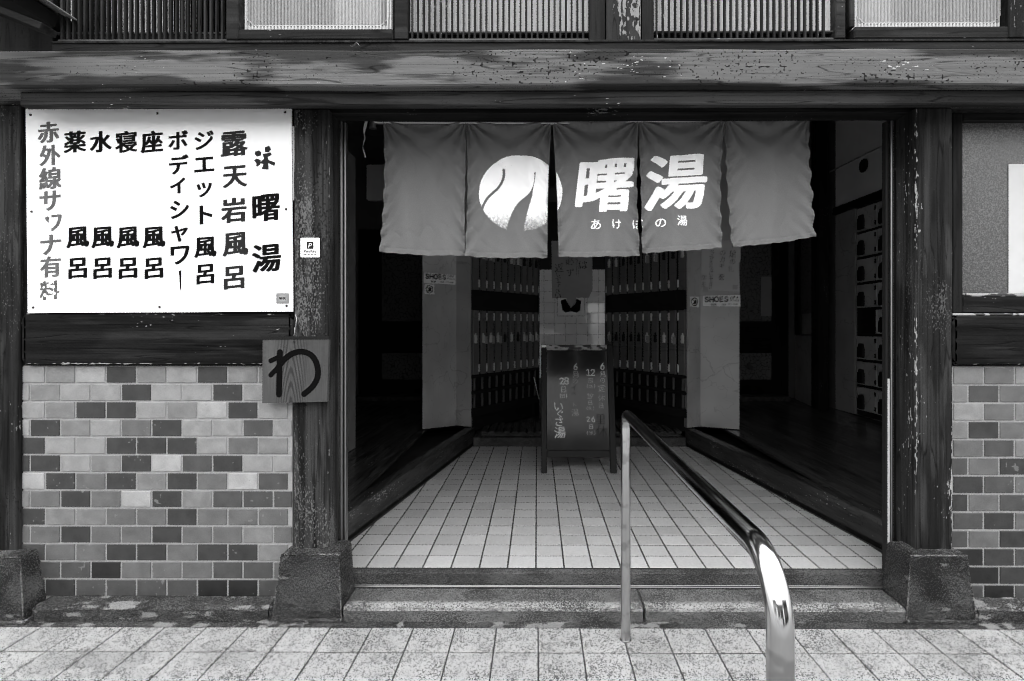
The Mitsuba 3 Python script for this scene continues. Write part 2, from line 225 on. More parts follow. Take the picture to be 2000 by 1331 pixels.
    [0, 42, 1, 240, 73, 240, 73, 80, 105, 92, 131, 106, 145, 115, 79, 116, 79, 133, 134, 134, 134, 154, 91, 154, 91, 171, 134, 171, 135, 187, 154, 187, 155, 171, 199, 171, 200, 160, 208, 167, 222, 186, 239, 180, 237, 175, 224, 158, 200, 134, 249, 133, 249, 116, 179, 116, 154, 98, 230, 96, 230, 1, 210, 1, 209, 10, 134, 10, 133, 0, 114, 0, 113, 75, 84, 62, 73, 73, 73, 57, 20, 57, 20, 35, 1, 35, 1, 8, 133, 27, 135, 25, 208, 25, 210, 27, 210, 46, 208, 47, 134, 47, 133, 46, 1, 4, 133, 62, 209, 61, 210, 80, 134, 81, 1, 4, 154, 134, 171, 133, 193, 154, 155, 154, 1, 4, 20, 77, 53, 77, 52, 141, 20, 140, 1, 4, 20, 161, 53, 160, 52, 221, 20, 221, 0, 4, 87, 250, 240, 250, 240, 190, 87, 190, 1, 4, 192, 206, 220, 206, 220, 234, 193, 234, 1, 4, 149, 206, 176, 206, 176, 234, 149, 234, 1, 4, 105, 206, 131, 206, 131, 234, 105, 234],
    [0, 47, 60, 67, 78, 81, 89, 93, 108, 119, 108, 120, 70, 120, 70, 137, 250, 137, 250, 120, 130, 120, 119, 102, 241, 101, 237, 52, 232, 23, 227, 10, 218, 4, 207, 2, 183, 2, 179, 20, 205, 19, 211, 24, 214, 33, 217, 50, 220, 84, 198, 84, 192, 67, 178, 40, 160, 17, 145, 2, 129, 14, 146, 29, 158, 43, 175, 73, 178, 84, 152, 84, 142, 67, 125, 43, 104, 21, 89, 9, 74, 23, 92, 36, 111, 55, 123, 70, 131, 84, 105, 84, 89, 67, 75, 55, 0, 4, 96, 242, 227, 242, 227, 155, 96, 155, 1, 4, 116, 171, 206, 170, 207, 190, 117, 191, 1, 4, 116, 206, 206, 206, 207, 226, 117, 227, 0, 9, 14, 235, 23, 246, 25, 248, 28, 248, 53, 235, 66, 226, 72, 219, 60, 203, 41, 218, 0, 8, 6, 17, 35, 72, 49, 104, 51, 104, 66, 93, 66, 91, 34, 23, 24, 5, 0, 9, 0, 162, 11, 176, 13, 176, 45, 160, 56, 151, 58, 148, 47, 132, 46, 132, 27, 147],
    [0, 69, 7, 44, 7, 62, 10, 75, 24, 102, 38, 120, 52, 132, 81, 150, 84, 189, 84, 192, 50, 192, 18, 195, 18, 217, 50, 213, 86, 213, 89, 230, 90, 250, 115, 249, 110, 233, 108, 214, 161, 217, 212, 226, 212, 204, 158, 197, 105, 193, 102, 158, 105, 158, 133, 163, 162, 164, 166, 184, 190, 178, 184, 160, 209, 150, 220, 142, 234, 125, 242, 103, 243, 82, 237, 59, 227, 41, 214, 27, 198, 16, 184, 10, 149, 0, 144, 1, 133, 19, 162, 25, 188, 37, 207, 54, 216, 69, 220, 84, 220, 97, 214, 114, 207, 125, 199, 131, 178, 142, 163, 112, 150, 89, 130, 64, 112, 46, 118, 21, 97, 16, 93, 30, 91, 31, 78, 24, 64, 18, 49, 16, 33, 16, 23, 20, 16, 26, 10, 34, 1, 9, 101, 118, 104, 84, 107, 71, 117, 81, 135, 104, 152, 134, 155, 145, 131, 144, 103, 137, 1, 12, 30, 53, 32, 46, 37, 41, 42, 38, 52, 38, 70, 44, 87, 54, 81, 92, 79, 126, 63, 115, 42, 91, 31, 69],
    [0, 26, 87, 165, 87, 188, 121, 185, 173, 186, 172, 223, 169, 250, 196, 250, 196, 188, 244, 194, 244, 170, 196, 165, 195, 97, 187, 61, 179, 43, 168, 28, 152, 13, 134, 0, 111, 17, 125, 24, 140, 35, 155, 52, 164, 68, 169, 85, 172, 103, 174, 163, 117, 163, 0, 15, 6, 92, 6, 147, 18, 249, 45, 246, 32, 183, 28, 143, 28, 97, 32, 72, 34, 73, 48, 115, 61, 106, 41, 39, 41, 17, 20, 16, 11, 54],
    [0, 5, 220, 242, 234, 247, 250, 207, 238, 203, 235, 204, 0, 50, 75, 40, 75, 52, 77, 59, 83, 69, 91, 76, 104, 82, 114, 84, 138, 84, 153, 83, 150, 128, 83, 129, 83, 149, 150, 148, 151, 194, 87, 195, 87, 214, 156, 213, 198, 216, 198, 221, 192, 234, 205, 238, 216, 214, 221, 199, 209, 194, 207, 194, 206, 198, 171, 195, 170, 150, 182, 149, 223, 154, 223, 133, 171, 129, 172, 79, 174, 77, 191, 71, 205, 63, 232, 42, 223, 24, 220, 22, 198, 42, 175, 55, 173, 32, 170, 24, 163, 16, 154, 11, 145, 8, 120, 7, 102, 10, 90, 16, 80, 27, 1, 14, 94, 46, 99, 34, 107, 29, 118, 27, 140, 28, 146, 32, 151, 38, 154, 45, 154, 64, 134, 68, 122, 68, 111, 66, 102, 61, 97, 56, 0, 18, 0, 84, 3, 138, 14, 214, 15, 228, 39, 226, 31, 189, 22, 126, 21, 83, 23, 60, 25, 60, 39, 98, 50, 91, 51, 87, 31, 29, 30, 21, 31, 5, 10, 3, 3, 38],
    [0, 55, 0, 108, 1, 130, 8, 157, 18, 176, 30, 193, 47, 210, 64, 221, 85, 231, 112, 238, 136, 240, 163, 237, 183, 231, 205, 218, 219, 207, 236, 185, 244, 167, 249, 144, 250, 115, 248, 99, 242, 80, 227, 55, 212, 40, 195, 29, 171, 18, 138, 10, 135, 11, 122, 33, 141, 35, 159, 40, 187, 54, 210, 77, 219, 92, 223, 104, 225, 117, 225, 138, 222, 154, 218, 165, 208, 183, 191, 200, 169, 211, 152, 216, 143, 216, 132, 151, 114, 95, 104, 74, 91, 54, 80, 42, 68, 35, 58, 33, 43, 35, 34, 38, 21, 49, 13, 61, 7, 74, 2, 90, 1, 19, 24, 128, 25, 99, 28, 87, 34, 75, 42, 66, 49, 62, 58, 61, 67, 66, 74, 72, 88, 95, 102, 135, 114, 187, 118, 216, 102, 213, 78, 203, 64, 194, 49, 179, 38, 165, 30, 148],
    [0, 60, 0, 60, 28, 97, 63, 146, 65, 169, 65, 174, 62, 174, 9, 167, 7, 191, 28, 191, 66, 196, 68, 214, 67, 244, 94, 244, 88, 202, 98, 190, 85, 170, 84, 154, 108, 169, 129, 179, 154, 186, 184, 188, 204, 183, 221, 174, 236, 159, 247, 136, 250, 118, 249, 97, 244, 79, 235, 64, 220, 47, 207, 38, 189, 29, 167, 21, 146, 16, 136, 38, 154, 41, 172, 46, 198, 60, 213, 74, 218, 83, 224, 94, 226, 108, 226, 126, 218, 143, 205, 157, 197, 162, 186, 166, 164, 167, 150, 165, 133, 160, 110, 148, 96, 138, 82, 126, 81, 34, 84, 6, 59, 6, 60, 104, 58, 103, 15, 40, 11, 43],
    [0, 24, 0, 24, 19, 41, 38, 53, 38, 128, 37, 129, 4, 129, 4, 148, 59, 148, 59, 50, 82, 36, 103, 30, 131, 27, 192, 28, 250, 32, 245, 11, 221, 9, 131, 8, 108, 10, 82, 17, 51, 34, 45, 35, 36, 30, 16, 7, 13, 5, 0, 47, 66, 61, 75, 74, 81, 86, 87, 101, 92, 121, 95, 154, 95, 229, 173, 235, 205, 240, 225, 245, 241, 229, 241, 228, 191, 218, 116, 211, 115, 180, 222, 180, 232, 176, 226, 155, 215, 130, 206, 115, 193, 98, 225, 70, 236, 59, 220, 44, 203, 62, 179, 83, 148, 59, 117, 44, 105, 60, 136, 76, 152, 86, 163, 97, 122, 131, 121, 133, 123, 135, 136, 144, 176, 111, 178, 111, 197, 138, 206, 155, 208, 159, 207, 161, 116, 161, 111, 117, 106, 96, 99, 75, 84, 49, 0, 5, 11, 229, 28, 239, 54, 212, 65, 197, 48, 185],
    [0, 31, 26, 57, 29, 201, 29, 229, 27, 250, 57, 250, 54, 233, 52, 181, 51, 61, 54, 49, 58, 41, 71, 30, 83, 26, 92, 25, 121, 26, 145, 33, 167, 45, 193, 69, 207, 87, 224, 66, 214, 53, 193, 32, 172, 18, 156, 11, 143, 6, 117, 1, 90, 0, 70, 3, 56, 8, 43, 17, 36, 26, 30, 37],
    [0, 36, 0, 224, 190, 241, 250, 245, 250, 219, 214, 219, 189, 215, 171, 207, 155, 195, 141, 181, 130, 164, 122, 144, 118, 128, 117, 106, 118, 96, 122, 84, 132, 68, 146, 54, 167, 42, 195, 35, 225, 31, 216, 5, 195, 7, 171, 13, 139, 27, 125, 36, 111, 50, 97, 74, 92, 99, 92, 120, 94, 136, 100, 154, 110, 175, 118, 187, 146, 214, 61, 206, 2, 197],
    [0, 18, 0, 223, 0, 244, 250, 244, 250, 223, 131, 222, 131, 175, 136, 177, 178, 154, 215, 132, 233, 120, 235, 117, 220, 99, 177, 129, 136, 153, 131, 154, 131, 6, 108, 6, 108, 223],
    [0, 25, 20, 200, 76, 196, 136, 197, 138, 199, 122, 247, 141, 250, 147, 250, 153, 225, 161, 199, 196, 205, 227, 214, 230, 190, 169, 178, 183, 146, 201, 117, 214, 102, 214, 99, 203, 85, 131, 92, 132, 112, 181, 109, 160, 144, 146, 175, 81, 173, 21, 176, 0, 20, 28, 58, 31, 80, 42, 110, 65, 106, 54, 78, 52, 59, 57, 46, 66, 36, 83, 28, 110, 23, 157, 24, 199, 31, 198, 7, 176, 3, 139, 0, 100, 1, 74, 6, 55, 14, 39, 28, 32, 40],
    [0, 12, 187, 194, 171, 220, 175, 222, 195, 228, 210, 206, 224, 177, 238, 137, 248, 97, 250, 70, 225, 60, 218, 107, 204, 157, 0, 27, 0, 237, 30, 237, 28, 215, 28, 164, 31, 120, 40, 80, 48, 61, 53, 53, 66, 44, 75, 43, 82, 46, 92, 57, 100, 73, 112, 107, 116, 104, 132, 85, 123, 62, 112, 40, 97, 21, 86, 15, 78, 13, 66, 13, 49, 19, 35, 32, 20, 58, 10, 89, 5, 125],
    [0, 9, 189, 150, 206, 157, 208, 156, 223, 133, 237, 106, 249, 78, 250, 71, 231, 63, 216, 102, 0, 39, 0, 32, 40, 54, 73, 77, 74, 182, 94, 182, 95, 94, 121, 117, 158, 160, 186, 200, 203, 232, 223, 224, 200, 183, 168, 139, 132, 100, 94, 67, 95, 31, 99, 26, 104, 23, 169, 23, 173, 25, 178, 29, 181, 38, 184, 75, 196, 68, 204, 66, 203, 51, 200, 29, 195, 16, 190, 10, 182, 5, 172, 3, 102, 3, 88, 6, 82, 10, 76, 18, 74, 25, 73, 51, 44, 33, 13, 17, 0, 7, 74, 233, 88, 247, 140, 209, 153, 199, 154, 196, 141, 181, 117, 201, 0, 11, 0, 78, 17, 113, 24, 136, 30, 166, 33, 166, 49, 162, 38, 114, 31, 94, 23, 76, 19, 70, 17, 70],
    [0, 4, 210, 244, 226, 250, 246, 216, 230, 209, 0, 54, 4, 198, 129, 201, 129, 220, 127, 237, 152, 237, 151, 201, 195, 201, 192, 210, 176, 235, 176, 237, 180, 239, 192, 242, 212, 210, 211, 208, 199, 203, 198, 201, 237, 201, 237, 180, 151, 181, 152, 135, 157, 123, 160, 110, 159, 83, 154, 62, 143, 41, 126, 24, 110, 13, 96, 6, 76, 0, 58, 18, 84, 26, 104, 36, 122, 51, 131, 65, 129, 66, 117, 61, 106, 60, 89, 64, 78, 70, 69, 80, 63, 92, 62, 99, 63, 121, 68, 132, 74, 140, 81, 146, 92, 153, 107, 156, 117, 156, 130, 154, 130, 180, 128, 181, 89, 181, 5, 176, 1, 16, 83, 102, 87, 91, 95, 84, 107, 80, 118, 81, 125, 84, 133, 94, 136, 105, 136, 119, 130, 130, 122, 135, 114, 137, 104, 137, 94, 132, 87, 124, 83, 113],
    [0, 38, 78, 55, 81, 65, 85, 73, 94, 81, 107, 88, 131, 94, 167, 92, 164, 168, 117, 168, 85, 170, 85, 192, 110, 190, 163, 190, 163, 246, 189, 246, 187, 192, 239, 198, 239, 175, 187, 169, 191, 84, 208, 76, 226, 65, 248, 48, 250, 46, 249, 43, 238, 26, 236, 25, 215, 44, 192, 59, 189, 33, 184, 24, 177, 16, 160, 7, 132, 5, 109, 9, 91, 18, 85, 25, 79, 34, 1, 16, 99, 50, 100, 43, 104, 37, 115, 30, 129, 27, 149, 28, 158, 32, 163, 38, 166, 44, 168, 55, 168, 70, 146, 75, 130, 75, 119, 73, 108, 67, 102, 61, 0, 20, 0, 80, 1, 136, 16, 246, 42, 244, 33, 205, 24, 141, 22, 91, 24, 65, 26, 65, 28, 68, 42, 105, 52, 97, 54, 94, 33, 30, 31, 20, 32, 5, 19, 4, 11, 4, 10, 5, 3, 44],
    [0, 40, 0, 19, 18, 38, 33, 63, 38, 77, 45, 101, 49, 130, 71, 128, 64, 93, 71, 78, 81, 63, 90, 54, 104, 44, 111, 41, 115, 41, 115, 150, 114, 151, 34, 151, 34, 244, 220, 244, 221, 151, 137, 151, 136, 109, 228, 108, 228, 89, 137, 89, 136, 33, 169, 29, 250, 29, 243, 10, 163, 10, 141, 12, 116, 17, 98, 25, 79, 37, 65, 53, 56, 66, 40, 34, 31, 21, 18, 9, 14, 6, 1, 4, 54, 171, 198, 170, 199, 224, 54, 224],
    [0, 24, 138, 246, 158, 246, 158, 37, 159, 32, 163, 28, 168, 27, 218, 27, 222, 28, 226, 32, 229, 42, 233, 77, 241, 71, 249, 68, 250, 65, 248, 43, 243, 24, 240, 18, 231, 11, 221, 9, 158, 9, 147, 13, 142, 18, 140, 23, 138, 34, 0, 29, 0, 69, 13, 85, 30, 112, 43, 140, 54, 169, 53, 170, 8, 170, 8, 190, 57, 190, 57, 248, 78, 248, 78, 190, 125, 190, 125, 171, 78, 170, 78, 161, 108, 129, 122, 111, 108, 95, 90, 121, 81, 133, 78, 135, 78, 2, 57, 2, 57, 129, 54, 126, 45, 103, 33, 81, 12, 49],
    [0, 45, 11, 18, 33, 32, 47, 45, 61, 61, 74, 79, 84, 99, 94, 127, 103, 169, 102, 170, 29, 170, 16, 169, 16, 195, 35, 193, 105, 193, 106, 237, 104, 250, 133, 250, 130, 193, 212, 193, 223, 195, 239, 186, 235, 111, 229, 62, 221, 26, 216, 17, 211, 11, 202, 6, 193, 4, 137, 6, 133, 31, 162, 28, 186, 28, 191, 31, 195, 35, 203, 56, 209, 90, 212, 139, 212, 170, 128, 170, 120, 130, 112, 101, 100, 73, 83, 46, 59, 20, 34, 0],
    [0, 7, 205, 242, 205, 245, 220, 250, 232, 232, 242, 212, 227, 206, 215, 229, 0, 35, 8, 87, 41, 91, 106, 102, 96, 156, 13, 142, 9, 166, 40, 169, 90, 176, 91, 181, 81, 224, 101, 228, 106, 228, 114, 180, 195, 195, 196, 196, 194, 202, 175, 232, 175, 234, 190, 239, 211, 202, 196, 195, 200, 172, 118, 160, 127, 108, 128, 105, 131, 105, 220, 122, 224, 99, 133, 84, 142, 37, 150, 7, 149, 4, 125, 0, 111, 81, 13, 64],
    [0, 65, 9, 101, 34, 128, 52, 150, 68, 174, 76, 191, 15, 193, 15, 215, 51, 212, 84, 212, 90, 231, 92, 250, 117, 248, 109, 214, 150, 216, 198, 223, 198, 201, 156, 195, 100, 192, 89, 170, 77, 151, 77, 149, 101, 156, 125, 156, 133, 154, 144, 147, 155, 131, 232, 166, 241, 145, 198, 128, 155, 109, 156, 52, 133, 52, 133, 98, 120, 91, 103, 78, 92, 65, 88, 55, 88, 43, 92, 33, 99, 28, 114, 24, 156, 22, 200, 26, 221, 29, 220, 5, 147, 0, 114, 1, 88, 8, 77, 15, 69, 23, 65, 33, 63, 43, 64, 55, 68, 66, 76, 80, 90, 94, 110, 108, 133, 120, 130, 129, 120, 136, 111, 139, 96, 138, 72, 129, 50, 112, 29, 86],
    [0, 64, 10, 112, 10, 135, 12, 135, 42, 127, 69, 123, 74, 124, 80, 176, 39, 182, 16, 187, 18, 208, 50, 201, 83, 198, 87, 237, 86, 250, 113, 249, 106, 197, 135, 197, 166, 200, 165, 179, 144, 176, 103, 175, 96, 122, 134, 122, 164, 125, 163, 103, 125, 100, 94, 99, 92, 63, 98, 44, 112, 30, 123, 25, 136, 23, 158, 24, 173, 27, 193, 35, 201, 40, 208, 49, 214, 59, 217, 74, 216, 83, 207, 108, 195, 125, 184, 135, 209, 141, 215, 135, 227, 119, 237, 96, 240, 80, 240, 65, 238, 53, 232, 39, 227, 31, 214, 19, 193, 8, 176, 3, 153, 0, 132, 0, 112, 4, 91, 14, 81, 24, 74, 36, 69, 58, 71, 101, 33, 106],
    [0, 57, 14, 187, 14, 211, 48, 206, 76, 206, 80, 230, 81, 250, 107, 249, 100, 206, 155, 210, 217, 220, 217, 197, 215, 196, 159, 189, 94, 184, 86, 148, 76, 116, 79, 116, 89, 122, 110, 131, 142, 138, 176, 138, 191, 135, 208, 128, 225, 114, 232, 103, 236, 91, 236, 71, 235, 61, 230, 48, 224, 36, 215, 26, 198, 15, 165, 4, 134, 0, 101, 0, 80, 2, 74, 26, 110, 23, 143, 24, 173, 31, 192, 41, 202, 50, 209, 63, 211, 72, 210, 90, 204, 100, 197, 108, 188, 113, 171, 118, 148, 119, 118, 113, 90, 101, 70, 84, 60, 68, 37, 76, 58, 132, 71, 184],
    [0, 11, 189, 183, 178, 199, 184, 202, 198, 208, 199, 208, 223, 169, 240, 132, 250, 107, 227, 97, 222, 114, 208, 148, 0, 49, 0, 177, 34, 177, 68, 180, 74, 213, 75, 241, 101, 238, 91, 181, 130, 183, 146, 180, 159, 170, 165, 160, 168, 149, 168, 107, 163, 67, 154, 36, 147, 25, 139, 17, 130, 12, 118, 10, 102, 10, 79, 13, 77, 17, 74, 35, 74, 37, 75, 37, 104, 32, 120, 33, 129, 39, 136, 53, 141, 70, 145, 98, 146, 140, 144, 151, 138, 158, 133, 161, 123, 163, 86, 161, 76, 123, 61, 80, 46, 44, 31, 15, 27, 9, 4, 18, 19, 41, 37, 79, 54, 126, 63, 158, 53, 158, 2, 152],
    [0, 40, 6, 17, 18, 26, 142, 152, 138, 153, 117, 152, 27, 143, 26, 170, 60, 169, 108, 172, 160, 176, 175, 180, 189, 165, 189, 163, 167, 145, 118, 97, 136, 95, 146, 86, 153, 70, 161, 40, 169, 29, 179, 25, 205, 25, 244, 30, 243, 9, 242, 5, 240, 5, 199, 1, 176, 1, 159, 5, 146, 14, 141, 24, 131, 60, 127, 69, 120, 76, 112, 78, 104, 77, 91, 68, 55, 31, 29, 0, 9, 13, 0, 6, 61, 227, 65, 250, 110, 242, 184, 233, 180, 212, 74, 225],
    [0, 42, 23, 74, 31, 124, 38, 198, 63, 195, 52, 111, 78, 129, 107, 141, 139, 146, 165, 145, 189, 139, 205, 129, 219, 112, 224, 102, 227, 86, 225, 66, 221, 52, 213, 39, 200, 25, 181, 14, 162, 7, 140, 2, 117, 0, 66, 2, 59, 26, 86, 23, 114, 23, 135, 26, 161, 33, 182, 44, 196, 60, 201, 77, 201, 89, 199, 97, 187, 113, 174, 120, 160, 124, 138, 125, 117, 122, 96, 115, 73, 102, 52, 82, 45, 70, 0, 8, 64, 228, 71, 250, 115, 239, 188, 226, 182, 204, 179, 203, 99, 218, 66, 226],
    [0, 11, 168, 192, 178, 207, 181, 208, 231, 181, 246, 170, 247, 167, 235, 150, 233, 150, 215, 164, 188, 180, 168, 189, 0, 27, 69, 36, 69, 48, 74, 61, 86, 75, 91, 78, 104, 83, 120, 86, 138, 86, 156, 84, 154, 157, 176, 157, 175, 124, 178, 78, 211, 62, 238, 42, 227, 23, 224, 22, 202, 41, 179, 54, 178, 33, 176, 26, 170, 15, 156, 5, 134, 0, 105, 2, 87, 10, 75, 20, 1, 15, 91, 43, 95, 32, 100, 27, 107, 23, 119, 21, 138, 23, 147, 27, 153, 33, 156, 39, 157, 45, 157, 63, 132, 68, 113, 66, 102, 62, 95, 55, 0, 21, 3, 68, 15, 84, 36, 118, 53, 150, 65, 177, 5, 178, 4, 200, 24, 198, 72, 200, 79, 228, 81, 250, 107, 248, 96, 203, 142, 213, 142, 192, 121, 186, 89, 180, 77, 148, 58, 110, 27, 58, 24, 57],
    [0, 6, 224, 161, 210, 183, 225, 189, 238, 170, 250, 149, 235, 141, 0, 40, 0, 218, 162, 233, 235, 237, 235, 213, 201, 213, 180, 210, 162, 202, 148, 193, 134, 179, 123, 162, 115, 146, 110, 125, 109, 113, 111, 96, 119, 78, 124, 71, 137, 59, 157, 48, 187, 39, 211, 37, 203, 13, 182, 14, 165, 18, 141, 27, 128, 34, 117, 42, 105, 53, 97, 66, 90, 81, 86, 98, 86, 112, 87, 129, 93, 151, 100, 166, 110, 182, 126, 199, 137, 207, 137, 209, 57, 201, 2, 193, 0, 7, 178, 169, 178, 171, 192, 177, 212, 146, 216, 135, 201, 129, 192, 148],
    [0, 20, 0, 12, 8, 27, 16, 48, 23, 87, 26, 124, 26, 218, 132, 218, 132, 221, 120, 246, 139, 250, 148, 236, 157, 218, 250, 217, 250, 198, 48, 198, 46, 103, 43, 73, 36, 41, 27, 16, 19, 0, 0, 16, 71, 3, 71, 100, 131, 100, 131, 189, 152, 189, 153, 156, 241, 156, 241, 137, 152, 136, 153, 100, 228, 100, 228, 4, 207, 4, 207, 14, 92, 14, 92, 3, 1, 4, 92, 34, 207, 33, 207, 81, 92, 81],
    [0, 30, 0, 1, 0, 21, 112, 21, 113, 23, 112, 91, 27, 91, 27, 112, 113, 112, 113, 173, 13, 173, 13, 194, 136, 194, 136, 195, 124, 208, 90, 237, 106, 249, 130, 231, 158, 204, 148, 196, 147, 194, 236, 194, 236, 173, 136, 173, 136, 112, 224, 112, 224, 91, 136, 91, 136, 22, 250, 21, 250, 1],
    [0, 26, 11, 15, 27, 32, 39, 49, 49, 69, 57, 96, 60, 117, 62, 147, 62, 250, 239, 250, 239, 24, 234, 12, 225, 6, 213, 3, 162, 1, 159, 14, 154, 23, 154, 24, 209, 24, 215, 26, 216, 30, 215, 91, 78, 90, 65, 52, 57, 36, 42, 14, 27, 0, 1, 4, 81, 112, 216, 111, 216, 160, 85, 160, 1, 5, 85, 181, 215, 180, 216, 182, 216, 229, 85, 229],
    [0, 38, 1, 13, 23, 36, 36, 59, 46, 89, 51, 124, 72, 122, 66, 89, 68, 80, 79, 61, 92, 47, 103, 39, 111, 35, 115, 35, 115, 145, 48, 146, 48, 165, 205, 165, 205, 146, 136, 145, 136, 102, 216, 101, 216, 83, 136, 83, 136, 29, 147, 26, 165, 25, 249, 25, 242, 5, 163, 5, 138, 7, 114, 12, 95, 20, 83, 28, 69, 42, 58, 59, 41, 26, 31, 13, 18, 0, 0, 14, 13, 218, 117, 218, 116, 223, 106, 245, 126, 250, 142, 218, 238, 218, 238, 159, 217, 159, 216, 199, 34, 199, 33, 197, 33, 159, 13, 159],
    [0, 32, 65, 53, 87, 74, 106, 99, 122, 125, 138, 159, 137, 160, 74, 160, 74, 179, 148, 179, 148, 242, 168, 242, 168, 179, 243, 179, 243, 160, 180, 159, 190, 136, 212, 99, 230, 74, 250, 55, 236, 39, 219, 55, 198, 84, 184, 109, 169, 141, 168, 6, 148, 6, 148, 134, 146, 134, 128, 97, 114, 75, 96, 53, 81, 38, 0, 14, 0, 138, 23, 162, 40, 184, 55, 210, 71, 244, 91, 239, 80, 214, 62, 181, 62, 6, 43, 6, 43, 151, 41, 151, 27, 134, 12, 119],
    [0, 8, 27, 250, 223, 250, 223, 1, 199, 1, 198, 19, 51, 19, 50, 0, 27, 0, 1, 4, 50, 42, 198, 42, 199, 125, 51, 125, 1, 4, 50, 149, 198, 148, 199, 227, 51, 228],
    [0, 21, 6, 121, 43, 132, 73, 143, 131, 173, 164, 194, 183, 210, 214, 239, 223, 250, 244, 232, 235, 221, 206, 195, 161, 162, 161, 22, 163, 0, 133, 0, 135, 23, 135, 145, 76, 117, 19, 97, 18, 97, 13, 105],
    [0, 18, 0, 92, 24, 115, 74, 176, 85, 186, 94, 191, 104, 192, 113, 189, 120, 184, 145, 159, 249, 48, 250, 45, 230, 26, 153, 116, 112, 159, 102, 165, 94, 163, 88, 156, 22, 71, 0, 6, 201, 216, 217, 224, 234, 199, 244, 179, 227, 172, 215, 195, 0, 6, 165, 203, 181, 209, 198, 183, 207, 165, 190, 157, 181, 175],
    [0, 7, 178, 188, 182, 191, 194, 195, 211, 170, 219, 153, 203, 148, 187, 176, 0, 5, 145, 177, 160, 182, 176, 157, 185, 140, 169, 133, 0, 19, 31, 124, 31, 134, 39, 146, 53, 160, 125, 220, 155, 250, 173, 234, 175, 231, 71, 145, 61, 135, 59, 128, 62, 123, 72, 113, 142, 55, 181, 19, 160, 0, 121, 40, 46, 104, 36, 115],
    [0, 20, 0, 6, 0, 25, 114, 26, 114, 66, 19, 66, 19, 85, 114, 86, 114, 118, 28, 118, 28, 244, 225, 244, 225, 118, 138, 118, 137, 86, 235, 85, 235, 66, 138, 66, 137, 26, 250, 25, 250, 6, 1, 4, 136, 138, 203, 137, 204, 173, 136, 173, 1, 4, 136, 191, 203, 191, 204, 225, 136, 225, 1, 4, 49, 138, 115, 137, 115, 173, 49, 173, 1, 4, 49, 191, 115, 191, 115, 225, 49, 225],
    [0, 24, 100, 150, 100, 166, 164, 167, 164, 184, 114, 184, 114, 199, 164, 199, 164, 214, 107, 215, 107, 230, 164, 230, 164, 249, 184, 249, 185, 230, 243, 230, 243, 215, 184, 215, 184, 199, 239, 199, 239, 184, 185, 184, 184, 167, 250, 166, 250, 150, 0, 15, 121, 134, 233, 134, 233, 16, 229, 5, 225, 3, 216, 1, 188, 0, 183, 16, 183, 17, 201, 16, 213, 18, 213, 50, 141, 50, 140, 0, 121, 0, 1, 4, 140, 65, 213, 64, 214, 84, 140, 85, 1, 4, 140, 100, 213, 100, 214, 118, 141, 119, 0, 4, 0, 203, 98, 203, 98, 186, 1, 186, 0, 6, 11, 95, 90, 95, 90, 16, 29, 16, 29, 3, 11, 3, 1, 4, 29, 33, 73, 33, 73, 78, 29, 78, 0, 4, 11, 131, 88, 131, 88, 115, 11, 115, 0, 4, 11, 167, 88, 167, 88, 150, 11, 150, 0, 7, 31, 241, 34, 244, 46, 250, 59, 230, 66, 215, 50, 205, 44, 218],
    [0, 76, 0, 13, 10, 42, 17, 90, 18, 116, 18, 238, 90, 238, 90, 18, 101, 24, 111, 32, 123, 46, 132, 68, 137, 90, 138, 109, 109, 109, 109, 194, 140, 195, 132, 217, 119, 240, 137, 247, 143, 238, 155, 215, 159, 202, 148, 196, 147, 194, 180, 194, 193, 218, 205, 248, 225, 241, 226, 240, 202, 195, 232, 194, 232, 109, 200, 109, 200, 28, 202, 25, 205, 24, 228, 25, 231, 33, 232, 55, 233, 57, 250, 49, 247, 24, 245, 17, 241, 10, 237, 7, 231, 6, 197, 6, 189, 8, 184, 12, 181, 24, 180, 109, 158, 109, 157, 90, 153, 68, 147, 51, 141, 38, 126, 18, 105, 3, 101, 2, 96, 11, 89, 17, 83, 9, 75, 6, 64, 4, 48, 4, 47, 6, 43, 23, 69, 23, 72, 26, 71, 93, 34, 93, 32, 68, 27, 37, 16, 3, 15, 2, 1, 10, 1, 4, 129, 128, 212, 127, 212, 176, 129, 176, 1, 4, 35, 112, 72, 112, 72, 157, 36, 157, 1, 4, 35, 176, 72, 176, 72, 219, 36, 219],
    [0, 16, 115, 29, 176, 29, 176, 74, 127, 75, 127, 93, 176, 94, 176, 128, 196, 127, 196, 94, 243, 93, 243, 75, 196, 74, 196, 30, 250, 29, 250, 10, 115, 10, 0, 16, 123, 155, 176, 156, 176, 195, 131, 195, 131, 214, 176, 214, 176, 250, 196, 249, 196, 214, 241, 214, 241, 195, 196, 195, 196, 156, 247, 155, 247, 136, 123, 136, 0, 37, 0, 49, 0, 66, 54, 67, 53, 87, 10, 87, 10, 152, 53, 153, 54, 170, 25, 171, 25, 207, 1, 208, 1, 225, 25, 225, 25, 250, 43, 250, 43, 225, 83, 225, 83, 250, 102, 250, 102, 226, 103, 225, 125, 225, 125, 208, 102, 208, 102, 171, 73, 171, 72, 153, 114, 152, 114, 87, 73, 87, 72, 67, 122, 66, 122, 49, 73, 49, 72, 0, 54, 0, 53, 49, 1, 4, 72, 136, 71, 104, 96, 104, 96, 136, 1, 4, 43, 208, 43, 187, 83, 187, 83, 208, 1, 4, 28, 104, 55, 104, 55, 136, 28, 136],
